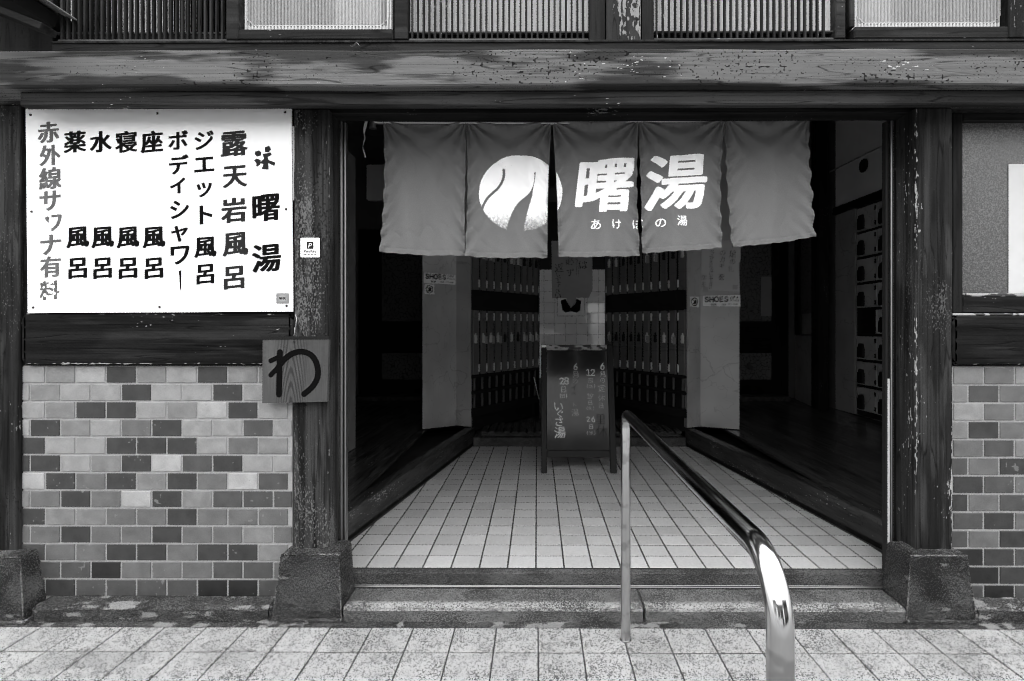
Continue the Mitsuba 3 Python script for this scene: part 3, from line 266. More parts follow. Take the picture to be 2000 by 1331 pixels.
    [0, 6, 60, 0, 60, 80, 83, 80, 84, 19, 232, 19, 232, 0, 0, 4, 200, 250, 224, 250, 224, 63, 200, 63, 0, 28, 18, 118, 31, 124, 45, 134, 59, 147, 70, 165, 78, 184, 81, 197, 81, 236, 105, 235, 106, 196, 111, 178, 116, 167, 127, 152, 138, 140, 154, 129, 168, 123, 168, 121, 157, 104, 144, 109, 128, 120, 112, 135, 104, 146, 93, 165, 86, 149, 74, 131, 58, 115, 44, 106, 30, 99],
    [0, 8, 176, 250, 199, 250, 199, 196, 236, 196, 236, 177, 199, 176, 199, 120, 176, 120, 0, 12, 39, 90, 39, 108, 199, 108, 199, 46, 63, 46, 62, 20, 208, 19, 208, 1, 40, 0, 40, 63, 176, 63, 176, 89, 0, 8, 14, 240, 37, 240, 37, 203, 107, 203, 108, 240, 130, 240, 130, 130, 14, 130, 1, 4, 37, 149, 107, 148, 108, 185, 37, 185],
    [0, 4, 9, 144, 241, 144, 241, 125, 9, 125, 0, 12, 38, 62, 188, 63, 187, 85, 38, 85, 38, 103, 211, 103, 211, 45, 62, 45, 61, 19, 219, 18, 219, 0, 38, 0, 0, 25, 35, 200, 35, 210, 37, 218, 42, 227, 52, 235, 71, 244, 103, 249, 135, 250, 154, 249, 185, 242, 203, 232, 211, 222, 215, 212, 215, 199, 211, 189, 202, 178, 195, 174, 185, 169, 168, 164, 138, 161, 95, 162, 64, 169, 52, 176, 42, 183, 37, 193, 1, 18, 59, 205, 63, 195, 76, 186, 98, 180, 134, 178, 163, 182, 177, 187, 188, 197, 190, 202, 191, 209, 184, 219, 168, 227, 146, 232, 113, 232, 90, 229, 73, 224, 62, 216, 60, 210],
    [0, 28, 38, 18, 63, 24, 90, 38, 106, 51, 116, 63, 122, 80, 122, 93, 145, 93, 146, 79, 149, 69, 157, 56, 165, 47, 179, 36, 195, 28, 212, 22, 228, 19, 229, 17, 221, 0, 189, 8, 170, 17, 158, 26, 143, 39, 134, 53, 124, 39, 110, 26, 94, 16, 76, 8, 46, 0, 0, 16, 21, 235, 44, 235, 44, 195, 110, 195, 111, 235, 134, 235, 134, 183, 190, 183, 191, 250, 215, 250, 215, 76, 191, 76, 190, 164, 134, 164, 134, 116, 21, 116, 1, 4, 44, 177, 44, 134, 111, 135, 110, 176],
    [0, 36, 24, 141, 28, 176, 33, 191, 40, 205, 53, 219, 60, 224, 71, 229, 81, 231, 93, 231, 108, 227, 121, 219, 129, 211, 135, 202, 142, 187, 149, 155, 202, 155, 203, 250, 226, 250, 226, 0, 203, 0, 202, 136, 149, 136, 147, 120, 143, 103, 137, 88, 128, 75, 116, 65, 105, 59, 93, 56, 80, 56, 71, 59, 60, 63, 53, 68, 42, 80, 33, 95, 29, 109, 1, 24, 46, 135, 49, 116, 54, 102, 62, 89, 70, 82, 82, 77, 92, 77, 104, 82, 112, 89, 120, 103, 124, 116, 127, 134, 127, 154, 125, 169, 121, 183, 116, 192, 107, 203, 95, 209, 82, 210, 70, 205, 62, 198, 53, 184, 49, 168, 46, 153],
    [0, 8, 4, 95, 4, 115, 246, 115, 246, 95, 137, 95, 136, 0, 112, 0, 112, 95, 0, 33, 18, 157, 49, 165, 70, 174, 82, 182, 96, 195, 104, 205, 108, 214, 111, 226, 111, 231, 27, 231, 27, 250, 223, 250, 223, 231, 139, 230, 140, 217, 145, 207, 152, 196, 165, 184, 194, 167, 212, 161, 231, 157, 223, 138, 211, 139, 191, 145, 162, 159, 138, 179, 125, 197, 114, 182, 102, 170, 83, 156, 63, 147, 45, 141, 27, 138],
    [0, 4, 210, 250, 232, 250, 232, 0, 210, 0, 0, 8, 118, 142, 118, 160, 159, 161, 159, 245, 181, 245, 181, 13, 159, 13, 159, 141, 0, 28, 18, 72, 32, 82, 46, 97, 55, 111, 63, 129, 69, 147, 72, 169, 72, 227, 94, 227, 94, 173, 97, 149, 102, 135, 111, 115, 118, 104, 131, 88, 145, 78, 145, 76, 133, 60, 131, 60, 122, 67, 109, 79, 99, 94, 84, 128, 73, 101, 64, 86, 44, 63, 35, 56, 31, 54],
    [0, 30, 0, 13, 0, 35, 61, 35, 61, 109, 48, 117, 35, 131, 27, 145, 24, 159, 24, 173, 27, 186, 32, 196, 41, 208, 58, 221, 81, 231, 110, 237, 139, 237, 159, 234, 181, 227, 198, 217, 212, 204, 219, 193, 223, 183, 225, 160, 221, 144, 214, 131, 202, 118, 188, 109, 188, 35, 250, 35, 250, 13, 1, 25, 49, 161, 52, 150, 57, 140, 66, 132, 75, 125, 88, 120, 103, 116, 133, 115, 156, 119, 181, 130, 194, 144, 199, 154, 200, 168, 199, 177, 194, 188, 184, 199, 176, 205, 153, 214, 133, 217, 115, 217, 88, 211, 66, 200, 57, 191, 52, 182, 49, 171, 1, 6, 113, 95, 86, 98, 86, 35, 163, 35, 163, 99, 136, 95],
    [0, 30, 38, 110, 38, 150, 44, 181, 49, 195, 58, 213, 66, 225, 78, 236, 92, 244, 106, 248, 116, 250, 144, 248, 157, 244, 172, 236, 190, 217, 203, 191, 209, 167, 212, 139, 212, 100, 208, 75, 199, 48, 187, 29, 170, 13, 155, 5, 144, 2, 116, 0, 97, 4, 77, 15, 61, 32, 49, 54, 41, 83, 1, 22, 79, 106, 82, 85, 88, 66, 95, 53, 106, 43, 120, 38, 137, 40, 150, 48, 158, 58, 165, 75, 169, 93, 171, 144, 168, 165, 161, 185, 154, 197, 144, 207, 130, 212, 116, 211, 104, 205, 93, 194, 85, 177, 81, 157],
    [0, 19, 45, 34, 48, 38, 109, 39, 109, 202, 106, 202, 61, 168, 53, 167, 50, 170, 50, 208, 105, 250, 148, 250, 152, 246, 152, 39, 202, 38, 205, 34, 205, 4, 201, 0, 49, 0, 45, 4],
    [0, 43, 44, 5, 45, 32, 142, 138, 154, 155, 161, 173, 159, 190, 155, 197, 148, 205, 133, 211, 118, 211, 104, 207, 93, 198, 88, 186, 86, 171, 83, 168, 49, 168, 45, 172, 45, 182, 47, 196, 52, 209, 61, 223, 71, 232, 81, 240, 98, 247, 116, 250, 133, 250, 159, 244, 178, 232, 189, 220, 197, 207, 201, 194, 203, 179, 200, 159, 191, 137, 178, 118, 107, 40, 202, 39, 206, 35, 206, 5, 203, 1, 199, 0, 51, 0, 47, 1],
    [0, 49, 39, 62, 39, 72, 42, 75, 75, 76, 80, 74, 85, 57, 95, 47, 112, 40, 132, 39, 146, 43, 156, 48, 165, 59, 169, 71, 168, 85, 165, 94, 150, 109, 129, 116, 98, 116, 93, 117, 91, 122, 92, 150, 142, 210, 55, 211, 50, 215, 50, 246, 51, 248, 54, 250, 199, 250, 201, 248, 203, 246, 202, 218, 142, 149, 164, 144, 183, 133, 195, 123, 205, 107, 211, 89, 211, 68, 206, 46, 195, 28, 176, 13, 154, 3, 134, 0, 115, 0, 99, 2, 84, 7, 61, 21, 47, 37, 43, 47],
    [0, 28, 32, 81, 127, 248, 131, 250, 167, 249, 169, 247, 169, 240, 82, 89, 143, 88, 145, 158, 150, 161, 179, 161, 184, 160, 186, 155, 186, 89, 212, 88, 218, 83, 218, 52, 216, 50, 214, 48, 186, 47, 185, 3, 181, 0, 148, 0, 145, 2, 144, 4, 143, 48, 36, 48, 32, 52],
    [0, 54, 43, 62, 43, 71, 47, 75, 81, 75, 84, 72, 89, 56, 99, 46, 113, 40, 128, 39, 144, 44, 156, 55, 162, 65, 165, 78, 164, 94, 159, 109, 150, 120, 139, 126, 127, 129, 110, 129, 95, 125, 83, 117, 51, 121, 47, 124, 46, 130, 61, 247, 65, 250, 193, 249, 196, 247, 196, 214, 192, 211, 98, 210, 92, 167, 93, 162, 119, 169, 135, 169, 148, 166, 158, 163, 175, 154, 190, 138, 202, 116, 207, 93, 207, 76, 205, 61, 201, 49, 190, 31, 180, 21, 168, 12, 146, 2, 131, 0, 114, 0, 98, 2, 77, 11, 58, 27, 49, 41],
    [0, 29, 44, 75, 46, 103, 50, 117, 59, 137, 70, 157, 130, 246, 135, 250, 173, 249, 175, 246, 174, 240, 121, 161, 149, 158, 166, 153, 178, 145, 190, 133, 196, 124, 204, 102, 206, 73, 202, 53, 192, 34, 174, 15, 158, 6, 148, 2, 133, 0, 117, 0, 100, 3, 78, 14, 61, 30, 50, 50, 1, 16, 86, 73, 91, 58, 103, 44, 117, 39, 134, 39, 147, 44, 158, 57, 164, 73, 163, 94, 157, 109, 145, 120, 130, 125, 112, 123, 99, 116, 92, 106, 86, 91],
    [0, 13, 42, 246, 46, 250, 204, 250, 208, 246, 208, 213, 103, 4, 99, 0, 62, 0, 58, 4, 58, 9, 159, 209, 48, 210, 42, 215],
    [0, 44, 39, 64, 40, 84, 49, 107, 61, 123, 73, 131, 62, 141, 54, 153, 48, 175, 49, 199, 53, 209, 61, 223, 72, 234, 84, 241, 97, 247, 112, 250, 137, 250, 150, 248, 169, 240, 180, 232, 189, 221, 197, 209, 201, 197, 202, 184, 201, 167, 196, 154, 189, 143, 177, 131, 186, 125, 197, 114, 205, 100, 209, 88, 211, 79, 209, 54, 205, 43, 197, 30, 186, 18, 176, 12, 154, 3, 135, 0, 115, 0, 99, 2, 72, 13, 55, 27, 44, 45, 1, 17, 81, 68, 86, 55, 97, 45, 112, 39, 132, 38, 147, 41, 161, 50, 168, 64, 169, 77, 166, 86, 161, 94, 151, 103, 136, 109, 119, 110, 99, 103, 89, 94, 82, 81, 1, 16, 89, 174, 96, 160, 105, 152, 116, 148, 133, 148, 146, 153, 154, 160, 160, 172, 161, 186, 156, 199, 146, 208, 135, 212, 119, 213, 102, 207, 95, 200, 89, 187],
    [0, 29, 44, 160, 44, 177, 46, 192, 55, 213, 66, 227, 74, 234, 83, 240, 101, 248, 113, 250, 137, 250, 160, 244, 177, 233, 187, 223, 200, 202, 205, 182, 206, 158, 198, 127, 178, 90, 120, 4, 115, 0, 79, 0, 75, 4, 75, 9, 129, 90, 113, 90, 95, 94, 71, 106, 54, 125, 47, 142, 1, 16, 86, 161, 92, 144, 105, 131, 120, 126, 138, 127, 151, 135, 162, 151, 164, 160, 162, 184, 155, 198, 143, 208, 130, 212, 112, 210, 102, 205, 90, 191, 86, 177],
    [0, 25, 92, 108, 92, 131, 96, 164, 103, 195, 115, 228, 126, 249, 129, 250, 155, 250, 158, 247, 158, 242, 144, 211, 130, 162, 126, 134, 126, 106, 129, 86, 134, 65, 144, 37, 158, 8, 158, 3, 156, 1, 129, 0, 125, 3, 110, 34, 101, 57, 95, 85],
    [0, 24, 92, 4, 93, 9, 105, 35, 116, 64, 122, 88, 124, 110, 124, 138, 118, 170, 106, 211, 93, 241, 92, 246, 96, 250, 122, 250, 127, 244, 138, 222, 151, 181, 158, 137, 157, 96, 153, 73, 146, 48, 139, 30, 125, 3, 122, 0, 96, 0],
    [0, 69, 35, 65, 35, 73, 39, 77, 73, 77, 77, 74, 79, 63, 88, 50, 98, 44, 118, 39, 138, 40, 152, 44, 161, 49, 169, 56, 174, 67, 174, 79, 171, 85, 164, 92, 149, 100, 87, 119, 74, 125, 56, 139, 48, 150, 44, 160, 42, 172, 42, 186, 45, 203, 56, 221, 74, 237, 93, 245, 117, 250, 144, 249, 166, 244, 189, 230, 201, 218, 208, 203, 212, 187, 212, 181, 209, 177, 205, 176, 174, 176, 171, 179, 168, 192, 157, 203, 139, 210, 119, 211, 105, 208, 90, 199, 83, 186, 83, 175, 86, 167, 96, 159, 114, 151, 155, 140, 172, 134, 192, 122, 202, 112, 208, 104, 213, 90, 215, 66, 211, 48, 201, 30, 184, 15, 159, 4, 136, 0, 114, 0, 94, 3, 70, 13, 50, 29, 40, 47],
    [0, 23, 26, 246, 30, 250, 65, 250, 69, 246, 70, 148, 180, 147, 181, 246, 185, 250, 220, 250, 222, 248, 224, 246, 224, 4, 222, 2, 220, 0, 185, 0, 181, 4, 180, 107, 70, 107, 69, 4, 65, 0, 30, 0, 28, 2, 26, 4],
    [0, 32, 16, 113, 16, 137, 19, 161, 25, 180, 34, 198, 45, 214, 64, 232, 81, 241, 100, 248, 115, 250, 142, 249, 164, 244, 183, 234, 205, 214, 214, 202, 223, 184, 231, 161, 234, 137, 233, 103, 228, 79, 219, 56, 206, 37, 188, 19, 168, 8, 147, 2, 115, 0, 100, 2, 82, 8, 58, 23, 42, 40, 29, 60, 19, 89, 1, 25, 58, 110, 62, 87, 68, 74, 76, 62, 90, 49, 102, 44, 119, 40, 141, 41, 157, 48, 174, 62, 181, 73, 188, 87, 192, 104, 192, 145, 188, 163, 182, 176, 174, 188, 165, 197, 147, 207, 131, 210, 119, 210, 95, 203, 77, 189, 64, 167, 58, 139],
    [0, 21, 46, 246, 50, 250, 199, 250, 203, 247, 204, 217, 203, 213, 199, 210, 89, 209, 89, 146, 191, 146, 195, 142, 195, 110, 191, 106, 89, 106, 89, 40, 200, 40, 204, 36, 204, 4, 200, 0, 50, 0, 46, 4],
    [0, 21, 47, 246, 51, 250, 199, 250, 203, 246, 203, 214, 199, 210, 90, 210, 90, 143, 188, 143, 192, 139, 193, 136, 193, 109, 192, 106, 188, 103, 90, 102, 90, 5, 87, 1, 83, 0, 53, 0, 50, 1, 47, 5],
    [0, 20, 37, 246, 42, 250, 135, 250, 164, 244, 181, 235, 196, 221, 205, 206, 212, 184, 213, 159, 208, 136, 196, 115, 184, 103, 168, 93, 148, 87, 136, 86, 81, 85, 81, 4, 77, 0, 42, 0, 37, 4, 1, 11, 81, 126, 132, 125, 144, 128, 155, 134, 164, 143, 169, 162, 169, 179, 163, 194, 150, 205, 137, 209, 81, 210],
    [0, 11, 48, 246, 53, 250, 88, 250, 92, 246, 92, 40, 197, 40, 202, 36, 202, 4, 197, 0, 53, 0, 48, 4],
    [0, 16, 15, 4, 16, 14, 102, 248, 108, 250, 145, 249, 150, 242, 234, 14, 235, 9, 235, 2, 231, 0, 193, 1, 168, 66, 81, 66, 60, 6, 57, 1, 19, 0, 1, 4, 123, 192, 96, 105, 155, 106, 125, 193],
    [0, 44, 25, 68, 25, 88, 29, 105, 40, 122, 53, 133, 73, 143, 91, 148, 162, 157, 171, 162, 170, 178, 166, 188, 155, 197, 140, 201, 117, 200, 103, 195, 92, 187, 78, 168, 36, 181, 32, 186, 33, 193, 43, 212, 56, 226, 75, 239, 90, 245, 115, 250, 146, 250, 168, 246, 181, 241, 194, 233, 205, 223, 218, 201, 224, 180, 225, 13, 221, 6, 177, 5, 172, 10, 171, 21, 158, 11, 135, 2, 100, 0, 82, 3, 58, 13, 42, 28, 30, 46, 1, 14, 79, 69, 81, 64, 89, 56, 101, 51, 118, 49, 143, 54, 155, 61, 167, 76, 171, 90, 171, 112, 119, 105, 97, 100, 89, 96, 81, 88],
    [0, 29, 42, 4, 42, 244, 46, 248, 78, 248, 82, 244, 83, 232, 96, 243, 116, 250, 144, 249, 166, 241, 177, 233, 193, 214, 200, 199, 205, 182, 208, 157, 207, 140, 203, 119, 196, 101, 187, 88, 175, 75, 160, 67, 146, 62, 120, 61, 108, 63, 98, 67, 83, 78, 82, 2, 79, 0, 46, 0, 1, 21, 83, 146, 89, 121, 94, 113, 103, 104, 113, 99, 125, 97, 135, 99, 146, 104, 155, 114, 161, 124, 167, 148, 167, 164, 164, 178, 155, 198, 144, 208, 130, 213, 115, 212, 102, 207, 91, 195, 85, 180, 83, 167],
    [0, 26, 39, 247, 43, 250, 77, 250, 80, 248, 125, 124, 170, 248, 173, 250, 207, 250, 211, 246, 207, 230, 132, 34, 126, 24, 116, 13, 108, 7, 95, 2, 86, 0, 64, 1, 54, 4, 51, 9, 59, 37, 62, 39, 83, 38, 89, 40, 98, 53, 103, 72, 39, 238],
    [0, 21, 24, 246, 29, 250, 68, 250, 73, 246, 181, 75, 182, 246, 186, 250, 221, 250, 224, 248, 226, 246, 226, 4, 224, 2, 221, 0, 181, 0, 178, 2, 68, 176, 68, 4, 64, 0, 29, 0, 26, 2, 24, 4],
    [0, 22, 28, 246, 32, 250, 67, 250, 71, 246, 72, 140, 172, 249, 217, 250, 221, 247, 221, 240, 218, 236, 129, 141, 221, 11, 222, 5, 219, 1, 176, 1, 98, 109, 71, 82, 71, 4, 67, 0, 32, 0, 29, 2, 28, 4],
    [0, 26, 33, 246, 37, 250, 140, 249, 155, 246, 174, 238, 182, 232, 194, 219, 202, 206, 206, 191, 208, 179, 206, 151, 202, 137, 192, 119, 180, 107, 167, 99, 217, 9, 217, 4, 215, 1, 172, 1, 122, 92, 76, 92, 76, 4, 72, 0, 37, 0, 35, 2, 33, 4, 1, 11, 76, 133, 127, 132, 146, 136, 155, 142, 162, 154, 165, 165, 163, 185, 157, 198, 148, 204, 133, 209, 76, 210],
]
GLYPHS = dict(zip(dict.fromkeys(JAPANESE + LATIN), OUTLINES))


def glyph(c, size, weight=0.0, shear=0.0, rise=0.0, ax=1.0, wobble=0.0, seed=0, wide=1.0):
    """The outline of a character, its longer side `size` metres, centred on the origin."""
    b = GLYPHS[c]
    i, polys = 0, []
    while i < len(b):
        t, n = b[i], b[i + 1]
        pts = np.array(b[i + 2:i + 2 + 2 * n]).reshape(-1, 2) / 250.0 - 0.5
        i += 2 + 2 * n
        if t == 0: polys.append([pts, []])
        else: polys[-1][1].append(pts)
    g = shapely.union_all([Polygon(e, h).buffer(0) for e, h in polys])
    if weight:
        g = affinity.scale(g, 1 / ax, 1, origin=(0, 0)).buffer(weight, quad_segs=3)
        g = affinity.scale(g, ax, 1, origin=(0, 0))
    if wobble:
        r = random.Random(seed)
        a, q, e, d = [r.uniform(-1, 1) * wobble for _ in range(4)]
        g = shapely.transform(g.segmentize(0.06), lambda p: p + np.c_[a * np.sin(5 * p[:, 1] + 3 * q) + .4 * wobble * np.sin(17 * p[:, 1] + 9 * p[:, 0]), d * np.sin(6 * p[:, 0] + e) + .4 * wobble * np.sin(15 * p[:, 0] + 4)])
    g = affinity.affine_transform(g, [wide, shear, rise, 1, 0, 0])
    g = affinity.scale(g, size, size, origin=(0, 0)).simplify(size * 0.004)
    return g.buffer(0)


def polys_of(g): return [p for p in getattr(g, 'geoms', [g]) if isinstance(p, Polygon) and p.area > 1e-9]


def flat(g, depth=0.0004):
    return cat(*[trimesh.creation.extrude_polygon(p, depth, engine='earcut') for p in polys_of(g)])


def stand(m, Y):
    """xy drawing laid on an upright plane that faces the street: its back lies at depth Y."""
    v = m.vertices
    return trimesh.Trimesh(np.c_[v[:, 0], Y - v[:, 2], v[:, 1]], m.faces[:, ::1], process=False)


# ------------------------------------------------------------------ materials
def grey(v): return {'type': 'rgb', 'value': [v, v, v]}


def mat(key, color, rough=0.6, spec=0.5, metal=0.0, bump=None, bscale=1.0, two=True, eps=1e-3, coat=0.0):
    c = grey(color) if isinstance(color, (int, float)) else mikit.proc(color)
    b = {'type': 'principled', 'base_color': c, 'roughness': mikit.proc(rough) if callable(rough) else rough, 'specular': spec, 'metallic': metal}
    if coat: b['clearcoat'] = coat; b['clearcoat_gloss'] = 0.95
    if bump is not None:
        b = {'type': 'bumpmap', 'arbitrary': mikit.proc(bump, eps), 'scale': bscale, 'bsdf': b}
    scene[key] = {'type': 'twosided', 'bsdf': b} if two else b
    return key


G = lambda v: mi.Color3f(v)


def wood(ax, base, dark, blot=0.5, chip=0.66, chipv=0.5, seed=0.0, pits=0.0, chipden=1.0, edge=None, stain=(0.45, 0.56), bare=None):
    def fn(p, n, uv):
        a, b, c = (p.x, p.z, p.y) if ax == 'x' else (p.z, p.x, p.y) if ax == 'z' else (p.y, p.x, p.z)
        g = fbm(a * 5 + seed, b * 130, c * 130, 3)
        r = noise(a * 1.3 + seed * 3, b * 38 + 7, c * 38)
        k = smoothstep(0.3, 0.72, 0.5 * g + 0.5 * r)
        v = base * (1 - k) + dark * k
        bl = smoothstep(stain[0], stain[1], fbm(a * 2.6 + seed, b * 14 + seed, c * 6, 4) + 0.16 * (g - 0.5))
        v = v * (1 - blot * bl)
        cr = noise(a * 2.5 + 11 + seed, b * 75, c * 75)
        v = v * (0.35 + 0.65 * smoothstep(0.0, 0.035, dr.abs(cr - 0.5)))
        if pits:
            pt = noise(a * 150, b * 200, c * 200) * 0.6 + 0.4 * fbm(a * 5 + seed, b * 12, c * 12, 2)
            v = v * (1 - pits * smoothstep(0.745, 0.775, pt))
        if bare:      # coating worn through to pale speckled bare wood
            s = noise(a * 150, b * 330, c * 330) * 0.6 + noise(a * 330, b * 620, c * 620) * 0.4
            k = smoothstep(0.42, 0.62, s + 1.7 * (fbm(a * 3.4 + 5 + seed, b * 9, c * 9, 4) - bare[0])) * (0.5 + 0.5 * s)
            v = v * (1 - k) + bare[1] * k
        big = fbm(a * 4 + 31 + seed, b * 9, c * 9, 3)
        fine = fbm(a * 60 + 3, b * 170, c * 170, 3)
        m = fine * 0.55 + big * 0.45 * chipden
        if edge is not None:
            for e in edge:
                fr = dr.square(n.y)
                m = m + fr * (0.17 * dr.exp(-dr.square((b - e) / 0.0045)) + 0.05 * dr.exp(-dr.abs(b - e) / 0.015))
        ch = smoothstep(chip, chip + 0.025, m)
        return G(v * (1 - ch) + chipv * ch)
    return fn


def wood_bump(ax, seed=0.0):
    def fn(p, n, uv):
        a, b, c = (p.x, p.z, p.y) if ax == 'x' else (p.z, p.x, p.y) if ax == 'z' else (p.y, p.x, p.z)
        g = fbm(a * 6 + seed, b * 170, c * 170, 2)
        cr = noise(a * 2.5 + 11 + seed, b * 75, c * 75)
        return 0.0012 * g + 0.0012 * smoothstep(0.0, 0.05, dr.abs(cr - 0.5)) + 0.0012 * fbm(p.x * 40, p.y * 40, p.z * 40, 2)
    return fn


def granite(dark, light, thr=0.55, fq=330.0, lichen=0.0, lich=0.6, seed=0.0, pat=0.4, nose=None):
    def fn(p, n, uv):
        s = noise(p.x * fq, p.y * fq, p.z * fq) * 0.6 + noise(p.x * fq * 2.1 + 5, p.y * fq * 2.1, p.z * fq * 2.1) * 0.4
        big = fbm(p.x * 9 + seed, p.y * 9, p.z * 9, 4)
        k = smoothstep(thr - 0.14, thr + 0.16, s + pat * (big - 0.5))
        v = dark * (1 - k) + light * k
        if nose:      # foot traffic has scuffed the front edge of the tread pale
            w = smoothstep(0.40, 0.60, s + 0.5 * (big - 0.5)) * smoothstep(nose[1] + 0.02, nose[1] - 0.012, p.y + 0.03 * (big - 0.5)) * smoothstep(0.3, 0.7, n.z)
            v = v * (1 - w) + 0.32 * w
        if lichen:
            m = fbm(p.x * 14 + seed, p.y * 22, p.z * 38, 5) + 0.22 * (s - 0.5)
            l = smoothstep(lichen, lichen + 0.07, m) * (0.35 + 0.65 * s)
            v = v * (1 - l) + lich * l
        return G(v)
    return fn


def stone_bump(p, n, uv):
    return 0.0022 * fbm(p.x * 150, p.y * 150, p.z * 150, 3)


def paving(seed):
    def fn(p, n, uv):
        s = noise(p.x * 260, p.y * 260, p.z * 90) * 0.5 + noise(p.x * 520 + 9, p.y * 520, 0) * 0.5
        big = fbm(p.x * 26 + seed, p.y * 26, seed, 3)
        k = smoothstep(0.33, 0.52, s + 0.25 * (big - 0.45))
        st = smoothstep(0.60, 0.72, fbm(p.x * 5 + 3, p.y * 5, 1.0, 4))
        tone = 1.0 - 0.09 * cell_rand(dr.floor((p.x + 0.001) / 0.15), dr.floor((p.y + 0.1604) / 0.15), 2)
        return G((0.055 * (1 - k) + 0.32 * k) * (1 - 0.18 * st) * tone)
    return fn


def glaze(v, seed):
    def fn(p, n, uv):
        g = fbm(p.x * 30 + seed, p.z * 30, p.y * 30, 3)
        sp = fbm(p.x * 260, p.z * 260, p.y * 200, 2)
        fl = smoothstep(0.80, 0.83, noise(p.x * 90 + seed, p.z * 90, p.y * 90) * 0.75 + 0.25 * noise(p.x * 11, p.z * 11, 4.0))
        w = v * (0.62 + 0.50 * g + 0.28 * sp)
        return G(w * (1 - fl) + (0.5 * w + 0.1) * fl)
    return fn


def marble(v):
    def fn(p, n, uv):
        q = p.x + p.y * 0.8
        w = fbm(q * 6, p.z * 5, 2.0, 3)
        vein = dr.abs(fbm(q * 5 + w * 1.5, p.z * 4 + 7, 3.0, 4) - 0.5)
        vein2 = dr.abs(fbm(q * 11 + 4, p.z * 9 - w * 2, 9.0, 3) - 0.5)
        k = (1 - smoothstep(0.0, 0.02, vein)) * 0.25 + (1 - smoothstep(0.0, 0.013, vein2)) * 0.16
        return G(v * (0.82 + 0.36 * w) * (1 - k))
    return fn


def plain_grain(v, amt=0.2, fq=60.0):
    def fn(p, n, uv):
        return G(v * (1 - amt * 0.5 + amt * fbm(p.x * fq, p.y * fq, p.z * fq, 3)))
    return fn


PXL = PX(1788, 0.085); PXR = PX(1861, 0.085)
mat('beam_wood', wood('x', 0.125, 0.095, 0.72, 0.745, 0.4, 1.0, pits=0.85, stain=(0.45, 0.57)), 0.8, 0.06, bump=wood_bump('x'))
mat('board_wood', wood('x', 0.045, 0.03, 0.4, 0.74, 0.4, 4.0, pits=0.4), 0.8, 0.06, bump=wood_bump('x', 4.0))
mat('dado_wood', wood('x', 0.019, 0.006, 0.5, 0.69, 0.25, 8.0, edge=(PZ(612, .08), PZ(712, .08))), 0.7, 0.08, bump=wood_bump('x', 8.0))
mat('post_wood', wood('z', 0.038, 0.013, 0.5, 0.725, 0.2, 2.0, pits=0.6, bare=(0.67, 0.12), edge=(PX(574, .085), PX(643, .085))), 0.7, 0.08, bump=wood_bump('z', 2.0))
mat('post_wood_chipped', wood('z', 0.034, 0.012, 0.5, 0.70, 0.28, 5.0, bare=(0.74, 0.08), edge=(PXL + 0.002, PXR - 0.002)), 0.7, 0.1, bump=wood_bump('z', 5.0))
mat('dark_wood_x', wood('x', 0.014, 0.006, 0.4, 0.72, 0.12, 3.0), 0.6, 0.08)
mat('dark_wood_z', wood('z', 0.014, 0.006, 0.4, 0.72, 0.12, 6.0), 0.6, 0.08)
mat('lattice_wood', wood('z', 0.03, 0.012, 0.3, 0.72, 0.3, 7.0), 0.7, 0.08)
mat('rail_wood', wood('x', 0.1, 0.06, 0.3, 0.70, 0.35, 2.5), 0.7, 0.08)
mat('frame_wood', wood('x', 0.03, 0.012, 0.4, 0.72, 0.2, 9.0), 0.7, 0.08)
mat('peeling_post', wood('z', 0.035, 0.022, 0.3, 0.625, 0.2, 12.0, chipden=1.1), 0.7, 0.08)
mat('platform_wood', wood('y', 0.045, 0.02, 0.3, 0.75, 0.2, 3.0), 0.18, 0.5)
mat('nosing_wood', wood('y', 0.03, 0.014, 0.4, 0.66, 0.22, 3.0), 0.4, 0.5, bump=wood_bump('y'))
mat('sunoko_wood', wood('y', 0.06, 0.03, 0.3, 0.75, 0.2, 5.0), 0.6, 0.3)
mat('granite_dark', granite(0.008, 0.12, 0.60, fq=420.0, lichen=0.70, lich=0.16), 0.8, 0.05, bump=stone_bump)
mat('granite_worn', granite(0.012, 0.2, 0.56, seed=2.0), 0.85, 0.05)
mat('granite_kerb', granite(0.016, 0.085, 0.55, lichen=0.57, lich=0.22, seed=3.0), 0.85, 0.05, bump=stone_bump)
mat('granite_step', granite(0.03, 0.145, 0.52, seed=5.0, nose=(0.024, 0.062)), 0.8, 0.05, bump=stone_bump)
mat('granite_riser', granite(0.02, 0.1, 0.52, seed=8.0), 0.8, 0.05, bump=stone_bump)
mat('paving_stone', paving(1.0), 0.8, 0.05, bump=stone_bump, bscale=0.5)
mat('joint_dark', plain_grain(0.03, 0.6, 90.0), 0.9, 0.1)
mat('asphalt', plain_grain(0.16, 0.5, 120.0), 0.9, 0.2)
mat('mortar', plain_grain(0.27, 0.3, 150.0), 0.9, 0.1)
TONES = {'W': 0.285, 'L': 0.25, 'P': 0.21, 'M': 0.16, 'm': 0.108, 'd': 0.062, 'D': 0.038, 'X': 0.02}
for t_, v_ in TONES.items(): mat('brick_glaze_' + t_, glaze(v_, ord(t_) * 1.7), 0.25, 0.22)
mat('floor_tile', plain_grain(0.35, 0.25, 140.0), 0.38, 0.5)
mat('floor_tile_pale', plain_grain(0.385, 0.25, 140.0), 0.38, 0.5)
mat('floor_tile_dull', plain_grain(0.31, 0.3, 140.0), 0.42, 0.5)
mat('white_board', plain_grain(0.72, 0.05, 8.0), 0.3, 0.5)
mat('black_paint', 0.003, 0.7, 0.03)
mat('dark_paint', 0.02, 0.7, 0.03)
mat('faded_paint', lambda p, n, uv: G(0.085 + 0.035 * smoothstep(0.4, 0.7, fbm(p.x * 60, p.z * 60, 0.0, 3))), 0.6, 0.06)
mat('white_print', plain_grain(0.80, 0.05, 60.0), 0.7, 0.2)
